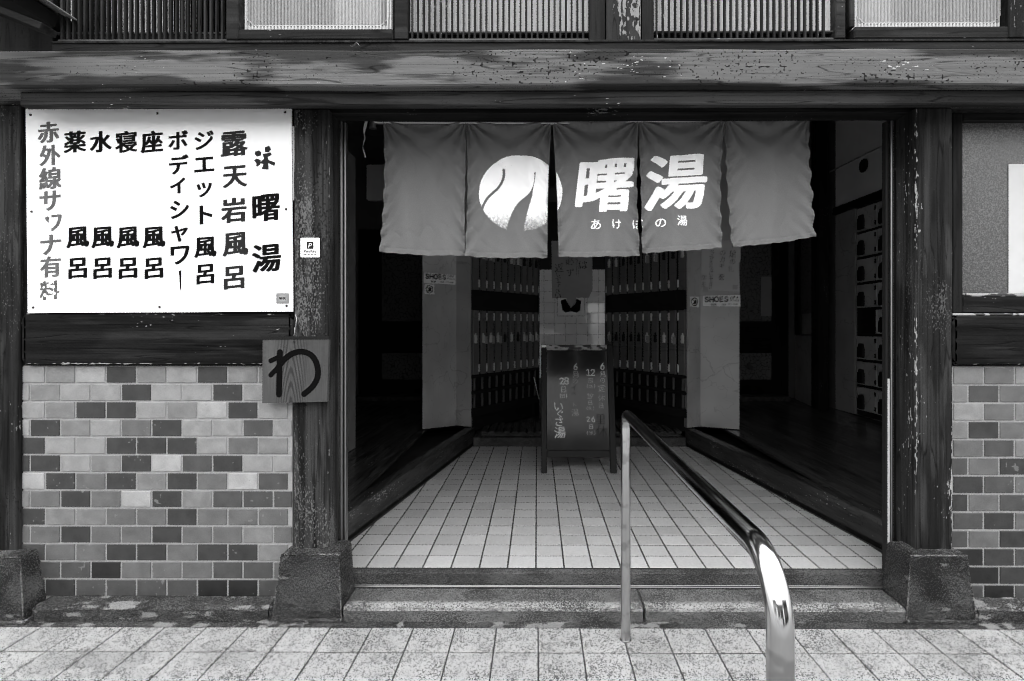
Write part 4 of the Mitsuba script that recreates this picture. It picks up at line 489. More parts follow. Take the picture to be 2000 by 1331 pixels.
mat('stipple_print', lambda p, n, uv: G(0.115 + 0.685 * smoothstep(0.0, 0.06, 0.34 + 0.72 * smoothstep(PZ(462, .235), PZ(385, .235), p.z) - fbm(p.x * 750, p.z * 750, 3.0, 2))), 0.7, 0.2)
mat('noren_cloth', plain_grain(0.115, 0.25, 420.0), 0.85, 0.15)
mat('white_paper', plain_grain(0.5, 0.06, 30.0), 0.8, 0.2)
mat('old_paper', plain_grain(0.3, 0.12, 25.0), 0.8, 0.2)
mat('notice_paper', plain_grain(0.42, 0.08, 30.0), 0.8, 0.2)
mat('chrome', lambda p, n, uv: G(0.54 - 0.16 * smoothstep(0.55, 0.7, fbm(p.x * 30, p.y * 8, p.z * 30, 3))), lambda p, n, uv: 0.07 + 0.09 * fbm(p.x * 60, p.y * 12, p.z * 12, 3), 0.5, metal=1.0)
mat('aluminium', 0.45, 0.3, 0.5, metal=1.0)
mat('dull_metal', 0.3, 0.4, 0.5, metal=1.0)
mat('black_metal', 0.014, 0.5, 0.12)
mat('slot_post', 0.05, 0.5, 0.4)
mat('galvanised', 0.62, 0.35, 0.5, metal=0.3)
mat('dark_screw', 0.02, 0.5, 0.15)
mat('marble_surface', marble(0.34), 0.25, 0.5)
mat('locker_panel', marble(0.12), 0.3, 0.5)
mat('cabinet_panel', marble(0.45), 0.3, 0.5)
mat('tile_white', plain_grain(0.7, 0.05, 40.0), 0.05, 0.9)
mat('tile_grout', plain_grain(0.08, 0.3, 90.0), 0.9, 0.1)
mat('dark_wall', plain_grain(0.13, 0.3, 10.0), 0.8, 0.1)
mat('plaster', plain_grain(0.75, 0.12, 7.0), 0.85, 0.2)
mat('ceiling_board', plain_grain(0.14, 0.3, 10.0), 0.8, 0.2)
mat('chalkboard', plain_grain(0.016, 0.4, 22.0), 0.12, 0.25)
mat('chalk', plain_grain(0.5, 0.4, 300.0), 0.9, 0.1)
mat('chalk_dim', plain_grain(0.3, 0.5, 300.0), 0.9, 0.1)
mat('chalk_ghost', plain_grain(0.012, 0.4, 300.0), 0.9, 0.1)
mat('worn_white', lambda p, n, uv: G(0.03 + 0.25 * smoothstep(0.42, 0.5, fbm(p.x * 30, p.z * 60, 2.0, 3))), 0.6, 0.3)
scene['clear_glass'] = {'type': 'thindielectric'}
mat('frosted', plain_grain(0.55, 0.10, 14.0), 0.2, 0.5)
mat('frost_border', plain_grain(0.42, 0.06, 60.0), 0.2, 0.5)
mat('curtain', plain_grain(0.6, 0.05, 20.0), 0.9, 0.1)
scene['fluted_glass'] = {'type': 'blendbsdf', 'weight': 0.6, 'a': {'type': 'thindielectric'}, 'b': {'type': 'twosided', 'bsdf': {'type': 'principled', 'base_color': grey(0.34), 'roughness': 0.2, 'specular': 0.6}}}
def leafy(p, n, uv):
    d1, d2, _ = voronoi((p.x + p.y) * 22 + 1.3 * noise(p.x * 20, p.z * 20, 1.0), p.z * 22 + 1.3 * noise(p.x * 20 + 9, p.z * 20, 5.0))
    return 0.004 * smoothstep(0.0, 0.16, d2 - d1)
mat('pattern_glass', lambda p, n, uv: G(0.03 + 0.12 * leafy(p, n, uv) / 0.004), 0.15, 0.6, bump=leafy)
def pebble(p, n, uv): return 0.002 * fbm(p.x * 300, p.z * 300, p.y * 300, 2)
mat('pebbled_glass', lambda p, n, uv: G(0.03 + 0.07 * smoothstep(0.35, 0.75, fbm(p.x * 300, p.z * 300, p.y * 300, 2))), 0.2, 0.6, bump=pebble)
mat('sheet_metal', plain_grain(0.16, 0.3, 20.0), 0.5, 0.5)
def plaque(p, n, uv):
    x, z = p.x - PX(568, .055), p.z - PZ(740, .055)
    r = dr.sqrt(dr.square(x) + 0.00012) * (1.0 + 0.35 * noise(p.x * 9, 2.0, 1.0)) + 0.13 * z + 0.012 * noise(p.x * 14, p.z * 5, 3.0)
    g = smoothstep(0.3, 0.9, 0.5 + 0.5 * dr.sin(r * 560)) * smoothstep(0.075, 0.03, dr.abs(x))
    return G((0.05 + 0.026 * fbm(p.x * 260, p.z * 14, 0.0, 3)) * (1 - 0.45 * g) * (0.75 + 0.5 * noise(p.x * 22, p.z * 4, 9.0)))
mat('hide_wood', plaque, 0.65, 0.08)
mat('concrete', plain_grain(0.25, 0.2, 12.0), 0.85, 0.2)
mat('house_wall', plain_grain(0.45, 0.1, 3.0), 0.8, 0.2)
mat('house_glass', 0.03, 0.08, 0.6)
mat('house_roof', 0.07, 0.6, 0.4)

# ------------------------------------------------------------------ ground and pavement
labels['road'] = {'kind': 'structure'}
put('road', cbox(-60, 60, -60, 30, -0.16, -0.06, 0.001), 'asphalt')
labels['pavement'] = {'kind': 'structure'}
put('pavement', cbox(-3.2, 3.2, -0.765, 0.10, -0.1, -0.0016, 0.0005), 'joint_dark')
JX = PX(1051, -0.05)
rows = [-0.0125] + [-0.1604 - 0.15 * k for k in range(5)]
for r_ in range(5):
    for k in range(-15, 15):
        x0, x1, y1, y0 = JX + 0.15 * k, JX + 0.15 * (k + 1), rows[r_], rows[r_ + 1]
        j = 0.0022
        dz = rng.uniform(-0.0008, 0.0008)
        part('pavement', 'tile', piece(rect(x0 + j + rng.uniform(0, .0006), x1 - j, y0 + j, y1 - j), -0.02, dz, 0.0012, TOP(0)), 'paving_stone')
part('pavement', 'mortar_strip', rough(cbox(-3.1, 3.1, -0.0105, 0.06, -0.02, 0.001, 0.002), 0.06, 0.0014, 40, 3), 'granite_kerb', 40)

# ------------------------------------------------------------------ stone bases, kerbs, step
def stone_base(label, bx, tx, yb, yt, top, seed):
    k = thing('granite_plinth', label, 'granite plinth')
    pts = [(x, y, z) for z, xs, ys in ((-0.01, bx, yb), (top - 0.012, (tx[0] - .004, tx[1] + .004), (yt[0] - .004, yt[1] + .004)), (top, (tx[0] + .006, tx[1] - .006), (yt[0] + .006, yt[1] - .006))) for x in xs for y in ys]
    m = trimesh.convex.convex_hull(np.array(pts))
    v, f = trimesh.remesh.subdivide_to_size(m.vertices, m.faces, .011, max_iter=12)
    m = trimesh.Trimesh(v, f); m.merge_vertices()
    m.vertices = m.vertices + m.vertex_normals * ((nfbm(m.vertices * 60, 3, seed) - .5) * .0045)[:, None]
    part(k, 'block', m, 'granite_dark', 35)
    def arris(a, c, r, s):
        q = tube(np.linspace(a, c, 40), r, 8)
        q.vertices += (nfbm(q.vertices * 110, 3, s) - .5)[:, None] * [.006, .006, .006] * np.array([1, -.6, .8])
        return q
    P = lambda i, z: ((bx[i] + (tx[i] - bx[i]) * z / top), yb[0] + (yt[0] - yb[0]) * z / top, z)
    part(k, 'worn_edge', cat(arris(P(0, top - .006), P(1, top - .006), .0032, seed), arris(P(0, .0), P(0, top - .006), .0022, seed + 9), arris(P(1, .0), P(1, top - .006), .0026, seed + 5)), 'granite_worn', 40)
    foot = cbox(bx[0] - .008, bx[1] + .008, yb[0] - .007, yb[1] - .01, -.01, .013, .004)
    part(k, 'mortar_foot', rough(foot, .012, .006, 60, seed + 3, 3), 'granite_kerb', 40)
stone_base('speckled dark stone base under the post between the brick panel and the entrance step', (PX(531, .02), PX(667, .02)), (PX(552, .045), PX(662, .045)), (.02, .17), (.04, .165), .247, 1)
stone_base('speckled dark stone base under the paint-chipped post right of the entrance', (PX(1770, .02), PX(1907, .02)), (PX(1777, .045), PX(1885, .045)), (.02, .17), (.04, .165), .247, 2)
stone_base('stone base cut by the left picture edge beside the brick panel', (PX(-80, -.0), PX(46, -.0)), (PX(-70, .03), PX(40, .03)), (.0, .24), (.03, .22), .237, 3)

kl = thing('kerb_stone', 'whitish stained low kerb stone under the large brick panel', 'kerb')
put(kl, rough(cbox(PX(58, .02), PX(533, .02), .02, .15, -0.01, .056, 0.012), 0.016, 0.004, 28, 11, 4), 'granite_kerb', 50)
kr = thing('kerb_stone', 'broken low kerb stone under the narrow brick panel at the right edge', 'kerb')
put(kr, rough(cbox(PX(1903, .02), PX(2140, .02), .02, .15, -0.01, .058, 0.012), 0.016, 0.006, 26, 12, 4), 'granite_kerb', 50)

st = thing('stone_step', 'long speckled granite step across the entrance with worn pale front edge', 'step')
def tread(x0, x1, seed):
    prof = Polygon([(.024, -.01), (.024, .040), (.030, .050), (.06, .0535), (.21, .0535), (.21, -.01)])
    m = trimesh.creation.extrude_polygon(prof, x1 - x0, engine='earcut')
    v = m.vertices
    m = trimesh.Trimesh(np.c_[x0 + v[:, 2], v[:, 0], v[:, 1]], m.faces)
    if m.volume < 0: m.invert()
    return rough(m, 0.014, 0.0018, 40, seed, 3)
part(st, 'tread', tread(PX(668, .02), PX(1258, .02), 5), 'granite_step', 40)
part(st, 'tread', tread(PX(1260, .02), PX(1772, .02), 6), 'granite_step', 40)
XL0, XR0 = PX(676, .2), PX(1742, .2)
part(st, 'riser', rough(cbox(XL0 - .03, XR0 + .03, .195, .232, .03, .104, 0.004), 0.02, 0.001, 40, 9), 'granite_riser', 40)
tr = thing('door_track', 'pair of thin metal sliding door rails along the back of the step', 'door track')
for yy in (.171, .183): part(tr, 'rail', cbox(XL0 - .02, XR0 + .02, yy, yy + .005, .05, .0595, .001), 'dull_metal')
part(tr, 'bed', cbox(XL0 - .02, XR0 + .02, .166, .193, .05, .0555, .001), 'black_metal')

# ------------------------------------------------------------------ brick panels
def brick_panel(label, xa, xb, ztop, zbot, joint0, pitch, tones, Y=.10):
    k = thing('brick_wall', label, 'brick wall')
    part(k, 'mortar', cbox(xa, xb, Y + .0005, Y + .12, zbot - .01, ztop, .001), 'mortar')
    h = (ztop - zbot) / len(tones)
    for r, row in enumerate(tones):
        z1, z0 = ztop - r * h, ztop - (r + 1) * h
        x = joint0 - (0 if r % 2 == 0 else pitch / 2)
        while x > xa - 1e-4: x -= pitch
        for t in row:
            x0, x1 = max(x, xa), min(x + pitch, xb)
            x += pitch
            if x1 - x0 < 0.012: continue
            g = 0.0037
            p = rect(x0 + (g if x0 > xa else .001), x1 - (g if x1 < xb else .001), z0 + g + rng.uniform(-.0004, .0004), z1 - g + rng.uniform(-.0004, .0004))
            a_, b_ = rng.uniform(-.0009, .0009, 2)
            fn = lambda u, v, hh, a_=a_, b_=b_, x0=x0, z0=z0, x1=x1, z1=z1: (u, Y - hh - (a_ * ((u - x0) / (x1 - x0) - .5) + b_ * ((v - z0) / (z1 - z0) - .5)) * (hh > 0), v)
            part(k, 'brick', piece(p, -.004, .0028 + rng.uniform(0, .0006), .0012, fn), 'brick_glaze_' + t)
    return k
brick_panel('wide panel of glazed grey bricks in mixed tones below the white signboard', PX(41, .1), PX(571, .1), PZ(715, .1), PZ(1167, .1), PX(89, .1), .1168,
            ['PMLDMPDMM', 'PMPPDPPDPP', 'PMDDPMWDP', 'LDMPmDPPdP', 'DPPDDDPmM', 'DDPMDWdDPP', 'WDmDMDmWd', 'MmDmWDMddd', 'DMMmmDmmm', 'mmDmmDmmMm', 'dmmDDmDDM', 'DddXmmmddm', 'DDddddXXd'])
brick_panel('narrow panel of glazed bricks at the right edge beside the paint-chipped post', PX(1857, .1), PX(2110, .1), PZ(716, .1), PZ(1175, .1), PX(1920.5, .1), .1175,
            ['dMmPd', 'MdmmP', 'DPmMd', 'MDmdm', 'mmdMd', 'dmDmd', 'mDdmD', 'Dmddm', 'ddDmd', 'dmDdd', 'dXDdd', 'dXDXd', 'XdXdX'])

# ------------------------------------------------------------------ timber frame
def post(label, x0, x1, y0, y1, z0, z1, m, seed):
    k = thing('timber_post', label, 'timber post')
    b = cbox(x0, x1, y0, y1, z0, z1, .004)
    v, f = trimesh.remesh.subdivide_to_size(b.vertices, b.faces, .04, max_iter=10)
    b = trimesh.Trimesh(v, f); b.merge_vertices()
    b.vertices[:, 0] += (nnoise(b.vertices * [4, 4, 9], seed) - .5) * .0035
    put(k, b, m, 30)
post('worn dark timber post carrying a small white sticker, left of the entrance', PX(574, .085), PX(643, .085), .085, .198, .235, 1.915, 'post_wood', 3)
post('dark timber post with flaking white paint right of the entrance', PXL, PXR, .085, .198, .235, 1.915, 'post_wood_chipped', 4)
post('dark timber post at the left picture edge', PX(-45, .085), PX(38, .085), .085, .2, .225, 1.932, 'post_wood', 5)

bm = thing('timber_beam', 'thick weathered grey beam with dark stains running right across the front', 'beam')
b_ = cbox(-3.2, 3.2, -.065, .12, 1.936, 2.062, .005)
v, f = trimesh.remesh.subdivide_to_size(b_.vertices, b_.faces, .07, max_iter=12)
b_ = trimesh.Trimesh(v, f); b_.merge_vertices()
b_.vertices[:, 2] += (nnoise(b_.vertices * [3.5, 2, 2], 5) - .5) * .004
put(bm, b_, 'beam_wood', 30)
fb = thing('fascia_board', 'plain grey board directly below the weathered beam', 'board')
put(fb, cbox(PX(38, -.024), 3.2, -.024, .012, 1.884, 1.9345, .004), 'board_wood')

pl_ = thing('wall_panel', 'dark boarding framing the white signboard', 'wall')
put(pl_, cbox(PX(34, .1), PX(576, .1), .102, .16, PZ(720, .1), 1.93, .001), 'dark_wood_x')
part_k = thing('dado_rail', 'black worn timber rail between the white signboard and the bricks', 'rail')
put(part_k, rough(cbox(PX(41, .08), PX(573, .08), .08, .13, PZ(714, .08), PZ(613, .08), .005), .05, .0012, 14, 4), 'dado_wood', 30)
dr2 = thing('dado_rail', 'black worn timber rail under the pebbled window at the right edge', 'rail')
put(dr2, rough(cbox(PX(1860, .08), PX(2140, .08), .08, .13, PZ(713, .08), PZ(617, .08), .005), .05, .0012, 14, 6), 'dado_wood', 30)

df = thing('door_frame', 'dark wooden frame lining the entrance opening', 'door frame')
part(df, 'lintel', cbox(PX(640, .12), PX(1792, .12), .12, .20, 1.909, 1.95, .003), 'dark_wood_x')
part(df, 'lintel_fillet', cbox(PX(655, .2), PX(1760, .2), .2, .222, 1.917, 1.95, .002), 'dark_wood_x')
part(df, 'jamb', cbox(PX(650, .198), PX(665, .198), .2, .235, .10, 1.95, .003), 'dark_wood_z')
part(df, 'jamb', cbox(PX(1742, .198), PX(1775, .198), .2, .235, .10, 1.95, .003), 'dark_wood_z')
part(df, 'head_blocking', cbox(PX(576, .17), PX(1860, .17), .125, .20, 1.9515, 2.05, .002), 'dark_wood_x')
ds = thing('sliding_door_stile', 'thin metal door stile inside the left side of the entrance', 'door stile')
part(ds, 'stile', cbox(PX(664, .2), PX(669, .2), .195, .23, .06, 1.91, .002), 'dull_metal')
part(ds, 'cover_strip', cbox(PX(670.5, .2), PX(675, .2), .203, .23, .06, 1.91, .002), 'dull_metal')
ds = thing('sliding_door_stile', 'thin metal door stile with a bright lower strip inside the right side of the entrance', 'door stile')
part(ds, 'stile', cbox(PX(1739, .2), PX(1744, .2), .195, .23, .06, 1.91, .002), 'dull_metal')
part(ds, 'cover_strip', cbox(PX(1731.5, .2), PX(1737, .2), .203, .23, .06, 1.91, .002), 'black_metal')
part(ds, 'bright_strip', cbox(PX(1734, .2), PX(1738, .2), .199, .2025, .1, PZ(740, .2), .001), 'white_paper')

# wall that closes the room above the entrance and beside it
labels['room_front_wall'] = {'kind': 'structure'}
put('room_front_wall', cat(cbox(-3.4, 3.4, .1405, .2, 1.9525, 2.06, .001), cbox(-3.4, 3.4, .1405, .2, 2.61, 3.4, .001), cbox(-3.4, PX(574, .2), .221, .26, -.02, 2.06, .001), cbox(PX(1858, .2), 3.4, .221, .26, -.02, 2.06, .001)), 'dark_wall')

# ------------------------------------------------------------------ window at the right edge
wr = thing('window', 'pebbled glass window cut by the right picture edge', 'window')
Yw = .085
part(wr, 'stile', cbox(PX(1861, .095), PX(1881, .095), .095, .14, PZ(612, .095), 1.9, .003), 'dark_wood_z')
part(wr, 'head', cbox(PX(1881.5, .095), PX(2140, .095), .095, .14, PZ(238, .095), 1.9, .003), 'dark_wood_x')
part(wr, 'bottom_rail', cbox(PX(1881.5, .095), PX(2140, .095), .095, .14, PZ(611, .095), PZ(580, .095), .003), 'dado_wood')
part(wr, 'putty', rough(cbox(PX(1882, .095), PX(2140, .095), 0.093, .105, PZ(580, .095) + .0005, PZ(573.5, .095), .003), .02, .001, 60, 3), 'worn_white', 30)
part(wr, 'pane', cbox(PX(1876, .12), PX(2140, .12), .118, .122, PZ(590, .12), PZ(230, .12), .001), 'pebbled_glass')
part(wr, 'sill_strip', cbox(PX(1861, .085), PX(2140, .085), .083, .14, PZ(616.5, .085), PZ(612, .085), .001), 'worn_white')
nt = thing('window_notice', 'white paper on the pebbled window at the right edge', 'notice')
put(nt, cbox(PX(1970, .115), PX(2120, .115), .1145, .1165, PZ(573, .115), PZ(322, .115), .0005), 'white_paper')

# ------------------------------------------------------------------ upper storey
sl = thing('window_sill', 'long dark sill under the upper windows, standing on the beam', 'sill')
put(sl, cbox(PX(100, -.015), 3.2, -.015, .13, 2.063, PZ(81, -.015), .004), 'frame_wood')
part(sl, 'bead', cbox(PX(100, -.02), 3.2, -.021, -.0155, PZ(82, -.02) - .001, PZ(78.5, -.02), .001), 'lattice_wood')
wu = thing('upper_wall', 'dark timber wall around the upper windows', 'wall')
ZT = 2.75
part(wu, 'top_boarding', cbox(-3.2, 3.2, .02, .13, 2.6005, 4.6, .002), 'dark_wood_x')
part(wu, 'left_boarding', cbox(-3.2, PX(112, .02), .0, .13, 2.063, 2.6, .002), 'dark_wood_z')
part(wu, 'post', rough(cbox(PX(1183, 0), PX(1251, 0), -.01, .12, 2.063, 2.5995, .003), .04, .0008, 30, 2), 'peeling_post', 30, label='post with flaking paint between the two lattice windows')

def lattice(label, px0, px1, pitch, back, seed):
    k = thing('lattice_window', label, 'lattice window')
    z0, zb = PZ(78, -.005), PZ(76, -.01)
    if back == 'clear_glass':
        xa, xb = PX(px0 - 2, .03), PX(px1 + 2, .03)
        part(k, 'pane', trimesh.Trimesh([(xa, .03, PZ(64.5, .02)), (xb, .03, PZ(64.5, .02)), (xb, .03, 2.6), (xa, .03, 2.6)], [[0, 1, 2], [0, 2, 3]], process=False), back)
    else: part(k, 'back_panel', cbox(PX(px0 - 2, .03), PX(px1 + 2, .03), .026, .034, PZ(64.5, .02), 2.6, .001), back)
    part(k, 'lower_rail', cbox(PX(px0, .02), PX(px1, .02), .0095, .022, PZ(65.5, .012), PZ(62, .012), .001), 'rail_wood')
    part(k, 'hole_shade', cbox(PX(px0 - 2, .03), PX(px1 + 2, .03), .045, .05, 2.08, PZ(64.5, .02) + .01, .001), 'black_metal')  # black strip paints the shade inside the holes below the rail
    part(k, 'foot_rail', cbox(PX(px0, -.005), PX(px1, -.005), -.008, .022, zb - .006, PZ(75.5, -.008), .001), 'rail_wood')
    n = int((px1 - px0) / pitch)
    for i in range(n):
        x = PX(px0 + pitch * (i + .5), -.005)
        w = .0034 + rng.uniform(-.0004, .0004)
        part(k, 'slat', cbox(x - w, x + w, -.006, .009, PZ(75.3, -.008), 2.6, .0015), 'lattice_wood')
    return k
k1 = lattice('lattice window of thin dark slats beside the small roof at top left', 114, 444, 11.2, 'clear_glass', 1)
k2 = lattice('lattice window with pale backing between the fluted pane and the flaking post', 799, 1149, 11.15, 'frosted', 2)
k3 = lattice('lattice window with pale backing right of the flaking post', 1277, 1627, 12.1, 'frosted', 3)
part(k1, 'stile', cbox(PX(445, 0), PX(469, 0), -.012, .05, PZ(79.5, 0), 2.6, .003), 'frame_wood')
part(k2, 'stile', cbox(PX(772, 0), PX(797.5, 0), -.012, .05, PZ(79.5, 0), 2.6, .003), 'frame_wood')
part(k2, 'stile', cbox(PX(1150, 0), PX(1181, 0), -.012, .05, PZ(94, 0), 2.6, .003), 'dark_wood_z')
part(k3, 'stile', cbox(PX(1253, 0), PX(1276, 0), -.012, .05, PZ(94, 0), 2.6, .003), 'dark_wood_z')
part(k3, 'stile', cbox(PX(1629, 0), PX(1648, 0), -.012, .05, PZ(79.5, 0), 2.6, .003), 'frame_wood')

def fluted(label, px0, px1, py1, cpx0, cpx1):
    """A fluted pane with an etched border line; the border lies frosted round a clearer field."""
    k = thing('fluted_window', label, 'window')
    Y = .03
    x0, x1, zb, zt = PX(px0, Y), PX(px1, Y), PZ(py1, Y), 2.6
    per = .0125
    n = int((x1 - x0) / per) * 8
    xs = np.linspace(x0, x1, n + 1)
    ys = Y - .0075 * np.abs(np.sin(np.pi * (xs - x0) / per))
    d = .028
    def sheet(lo, hi, za, zc, off=0.0):
        m = (xs >= lo - 1e-9) & (xs <= hi + 1e-9)
        X, YY = xs[m], ys[m] + off
        v = np.r_[np.c_[X, YY, np.full(len(X), za)], np.c_[X, YY, np.full(len(X), zc)]]
        q = np.arange(len(X) - 1); L = len(X)
        return trimesh.Trimesh(v, np.r_[np.c_[q, q + 1, q + 1 + L], np.c_[q, q + 1 + L, q + L]], process=False)
    part(k, 'frost_border', cat(sheet(x0, x1, zb, zb + d), sheet(x0, x0 + d, zb + d, zt), sheet(x1 - d, x1, zb + d, zt)), 'frost_border')
    part(k, 'pane', sheet(x0 + d - per / 8, x1 - d + per / 8, zb + d, zt), 'fluted_glass')
    pth = [(x0 + d * .75, Y - .004, zt), (x0 + d * .75, Y - .004, zb + d * 2.1), (x0 + d * 1.0, Y - .004, zb + d * 1.65), (x0 + d * 1.35, Y - .004, zb + d * 1.55), (x0 + d * 1.5, Y - .004, zb + d * 1.2), (x0 + d * 1.9, Y - .004, zb + d),
           (x1 - d * 1.9, Y - .004, zb + d), (x1 - d * 1.5, Y - .004, zb + d * 1.2), (x1 - d * 1.35, Y - .004, zb + d * 1.55), (x1 - d * 1.0, Y - .004, zb + d * 1.65), (x1 - d * .75, Y - .004, zb + d * 2.1), (x1 - d * .75, Y - .004, zt)]
    part(k, 'border_line', tube(pth, .0022, 8), 'frost_border')
    part(k, 'bottom_rail', cbox(x0 - .004, x1 + .004, -.008, .05, PZ(80, 0) + .001, zb - .0005, .005), 'frame_wood')
    part(k, 'curtain', cbox(PX(cpx0, .07), PX(cpx1, .07), .07, .075, PZ(48, .07), 2.58, .001), 'curtain')
    part(k, 'stile', cbox(PX(px0 - 10, Y), x0 - .0005, -.006, .05, zb - .002, 2.6, .003), 'frame_wood')
    part(k, 'stile', cbox(x1 + .0005, PX(px1 + 3, Y), -.006, .05, zb - .002, 2.6, .003), 'frame_wood')
fluted('fluted glass window with etched border above the white signboard', 471, 771, 66, 655, 745)
fluted('fluted glass window with etched border at top right', 1659, 1963, 64, 1668, 1742)
kf = thing('window_stile', 'dark window stile cut by the right picture edge at the top', 'window frame')
put(kf, cbox(PX(1965, 0), PX(2140, 0), -.012, .05, PZ(79.5, 0), 2.6, .003), 'dark_wood_z')

cr = thing('canopy_roof', 'corner of a small metal covered roof at top left', 'roof')
ang = math.atan2(38 - 0, 150 - 55)
def slab(px, py, Y0, Y1, length, thick, drop=0.0, m='sheet_metal', name='sheet'):
    x, z = at(px, py, Y1)
    b = cbox(-length, 0, Y0, Y1, -thick, 0, .002)
    M = trimesh.transformations.rotation_matrix(ang, [0, 1, 0]); b.apply_transform(M)
    b.apply_translation([x, 0, z - drop]); part(cr, name, b, m)
slab(152, 39, -.30, .0, .5, .006)
slab(117, 32, -.275, -.01, .5, .045, .0, 'black_metal', 'fascia')
slab(114, 64, -.22, -.16, .5, .022, .0, 'dark_wood_x', 'rafter')

# ------------------------------------------------------------------ white signboard
sb = thing('signboard', 'white enamel signboard with columns of brushed black characters', 'signboard')
Ys = .076
(xa, za), (xb, zb_), (xc, zc), (xd, zd) = at(50, 213, Ys), at(569, 209, Ys), at(572, 609, Ys), at(54, 612, Ys)
bp = Polygon([(xa, za), (xb, zb_), (xc, zc), (xd, zd)])
part(sb, 'board', stand(flat(bp, .006), Ys + .006), 'white_board')
part(sb, 'backing', stand(flat(bp.buffer(-.02), .018), Ys + .0255), 'dark_wood_z')
for px, py in ((60, 225), (308, 222), (557, 220), (62, 414), (559, 409), (65, 601), (312, 600), (560, 598)):
    x, z = at(px, py, Ys); part(sb, 'screw', disc_screw(x, Ys - .001, z, .0042), 'dark_screw')
SC = 2.2182
def write(parent, chars, mat_, Y, sc=SC, off=(0, 200), size_k=1.0, **kw):
    for i, (c, cx, cy, s) in enumerate(chars):
        px, py = cx / sc + off[0], cy / sc + off[1]
        x, z = at(px, py, Y)
        S = s / sc * (Y - CAM_Y) / F * size_k
        g = affinity.translate(glyph(c, S, seed=i * 7 + int(cx), **kw), x, z)
        part(parent, 'character', stand(flat(g, .0006), Y - .0002), mat_)
BR = dict(weight=.019, ax=2.2, rise=.085, wobble=.005)
write(sb, [('曙', 1153, 457, 112), ('湯', 1155, 675, 118)], 'black_paint', Ys, **BR)
write(sb, [('露', 1015, 180, 108), ('天', 1018, 322, 98), ('岩', 1013, 468, 104), ('風', 1020, 615, 104), ('呂', 1015, 760, 95)], 'dark_paint', Ys, **BR)
write(sb, [('ジ', 885, 165, 78), ('エ', 885, 270, 80), ('ッ', 885, 380, 62), ('ト', 893, 487, 78), ('風', 890, 628, 90), ('呂', 890, 745, 82)], 'black_paint', Ys, **BR)
write(sb, [('ボ', 772, 165, 80), ('デ', 775, 270, 80), ('ィ', 770, 362, 64), ('シ', 778, 465, 76), ('ャ', 778, 570, 68), ('ワ', 780, 663, 76)], 'black_paint', Ys, **BR)
x, z = at(780 / SC, 770 / SC + 200, Ys)
part(sb, 'character', stand(flat(affinity.translate(Polygon([(-.004, .034), (.005, .036), (.004, -.036), (.001, -.037)]), x, z), .0006), Ys - .0002), 'black_paint')
for top, bx, fx in (('座', 658, 667), ('寝', 547, 555), ('水', 437, 445), ('薬', 325, 337)):
    write(sb, [(top, bx, 171, 90), ('風', fx, 585, 92), ('呂', fx, 719, 86)], 'black_paint', Ys, **BR)
write(sb, [('赤', 210, 130, 88), ('外', 217, 230, 86), ('線', 218, 330, 92), ('サ', 217, 427, 86), ('ナ', 220, 617, 84), ('有', 220, 713, 88)], 'faded_paint', Ys, **BR)
# two damaged characters: the left stroke of one is gone, the other has flaked
g = glyph('ワ', .062, **BR)
g = g.intersection(sbox(-.006, -.1, .1, .1)); x, z = at(230 / SC, 525 / SC + 200, Ys)
part(sb, 'character', stand(flat(affinity.translate(g, x, z), .0006), Ys - .0002), 'faded_paint')
g = glyph('料', .07, weight=.016, ax=2.2, rise=.085)
for cx_, cy_, r in ((-.004, .018, .008), (.006, -.008, .006), (.014, .014, .007), (-.018, -.018, .007), (.018, -.012, .006), (-.022, .012, .005), (.004, .03, .006)):
    g = g.difference(Point(cx_, cy_).buffer(r, 4))
x, z = at(215 / SC, 815 / SC + 200, Ys)
part(sb, 'character', stand(flat(affinity.translate(g, x, z), .0006), Ys - .0002), 'faded_paint')
x, z = at(206 / SC, 510 / SC + 200, Ys)
part(sb, 'scrape', stand(flat(affinity.translate(Polygon([(-.011, .008), (0, .013), (.008, .009), (.004, 0), (.006, -.011), (-.005, -.003)]), x, z), .0005), Ys - .0002), 'faded_paint', label='scraped patch on the signboard')
# half peeled symbol
k_ = .75 * 1.98 / F / 2.2182 * 1.33
def sym(pts): return Polygon([at((a) / SC, b / SC + 200, Ys) for a, b in pts]).buffer(.0012)
gs = [sym([(1107, 215), (1122, 211), (1131, 218), (1129, 230), (1114, 234), (1106, 226)]), sym([(1103, 252), (1115, 246), (1128, 252), (1126, 270), (1113, 278), (1112, 264)]),
      sym([(1150, 196), (1166, 191), (1173, 205), (1163, 216), (1150, 214)]), sym([(1140, 226), (1172, 220), (1176, 229), (1158, 236), (1163, 252), (1191, 262), (1188, 274), (1160, 262), (1163, 290), (1136, 289), (1144, 268), (1126, 262), (1146, 246)])]
part(sb, 'character', stand(flat(shapely.union_all(gs), .0006), Ys - .0002), 'dark_paint')

es = stand(flat(Polygon([at(a, c, Ys) for a, c in ((570.5, 246), (574, 247), (574.5, 300), (573.5, 352), (574, 391), (571, 392), (571.5, 330), (570.8, 290))]), .002), Ys + .004)
part(sb, 'edge_strip', es, 'old_paper', label='torn pale strip along the right edge of the signboard')
sr = thing('leaf_scrap', 'small curled pale scrap lying on the beam above the signboard', 'scrap')
tt = np.linspace(0, 1, 14); ctr = [at(684 + 18 * t, 94 - 11 * math.sin(2.6 * t + .3), -.05) for t in tt]
v = np.array([(x, -.055 + o + .012 * math.sin(5 * t), z + (.004 if o else 0)) for o in (0, .018) for (x, z), t in zip(ctr, tt)]); q = np.arange(13)
put(sr, trimesh.Trimesh(v, np.r_[np.c_[q, q + 14, q + 15], np.c_[q, q + 15, q + 1]], process=False), 'old_paper', True)

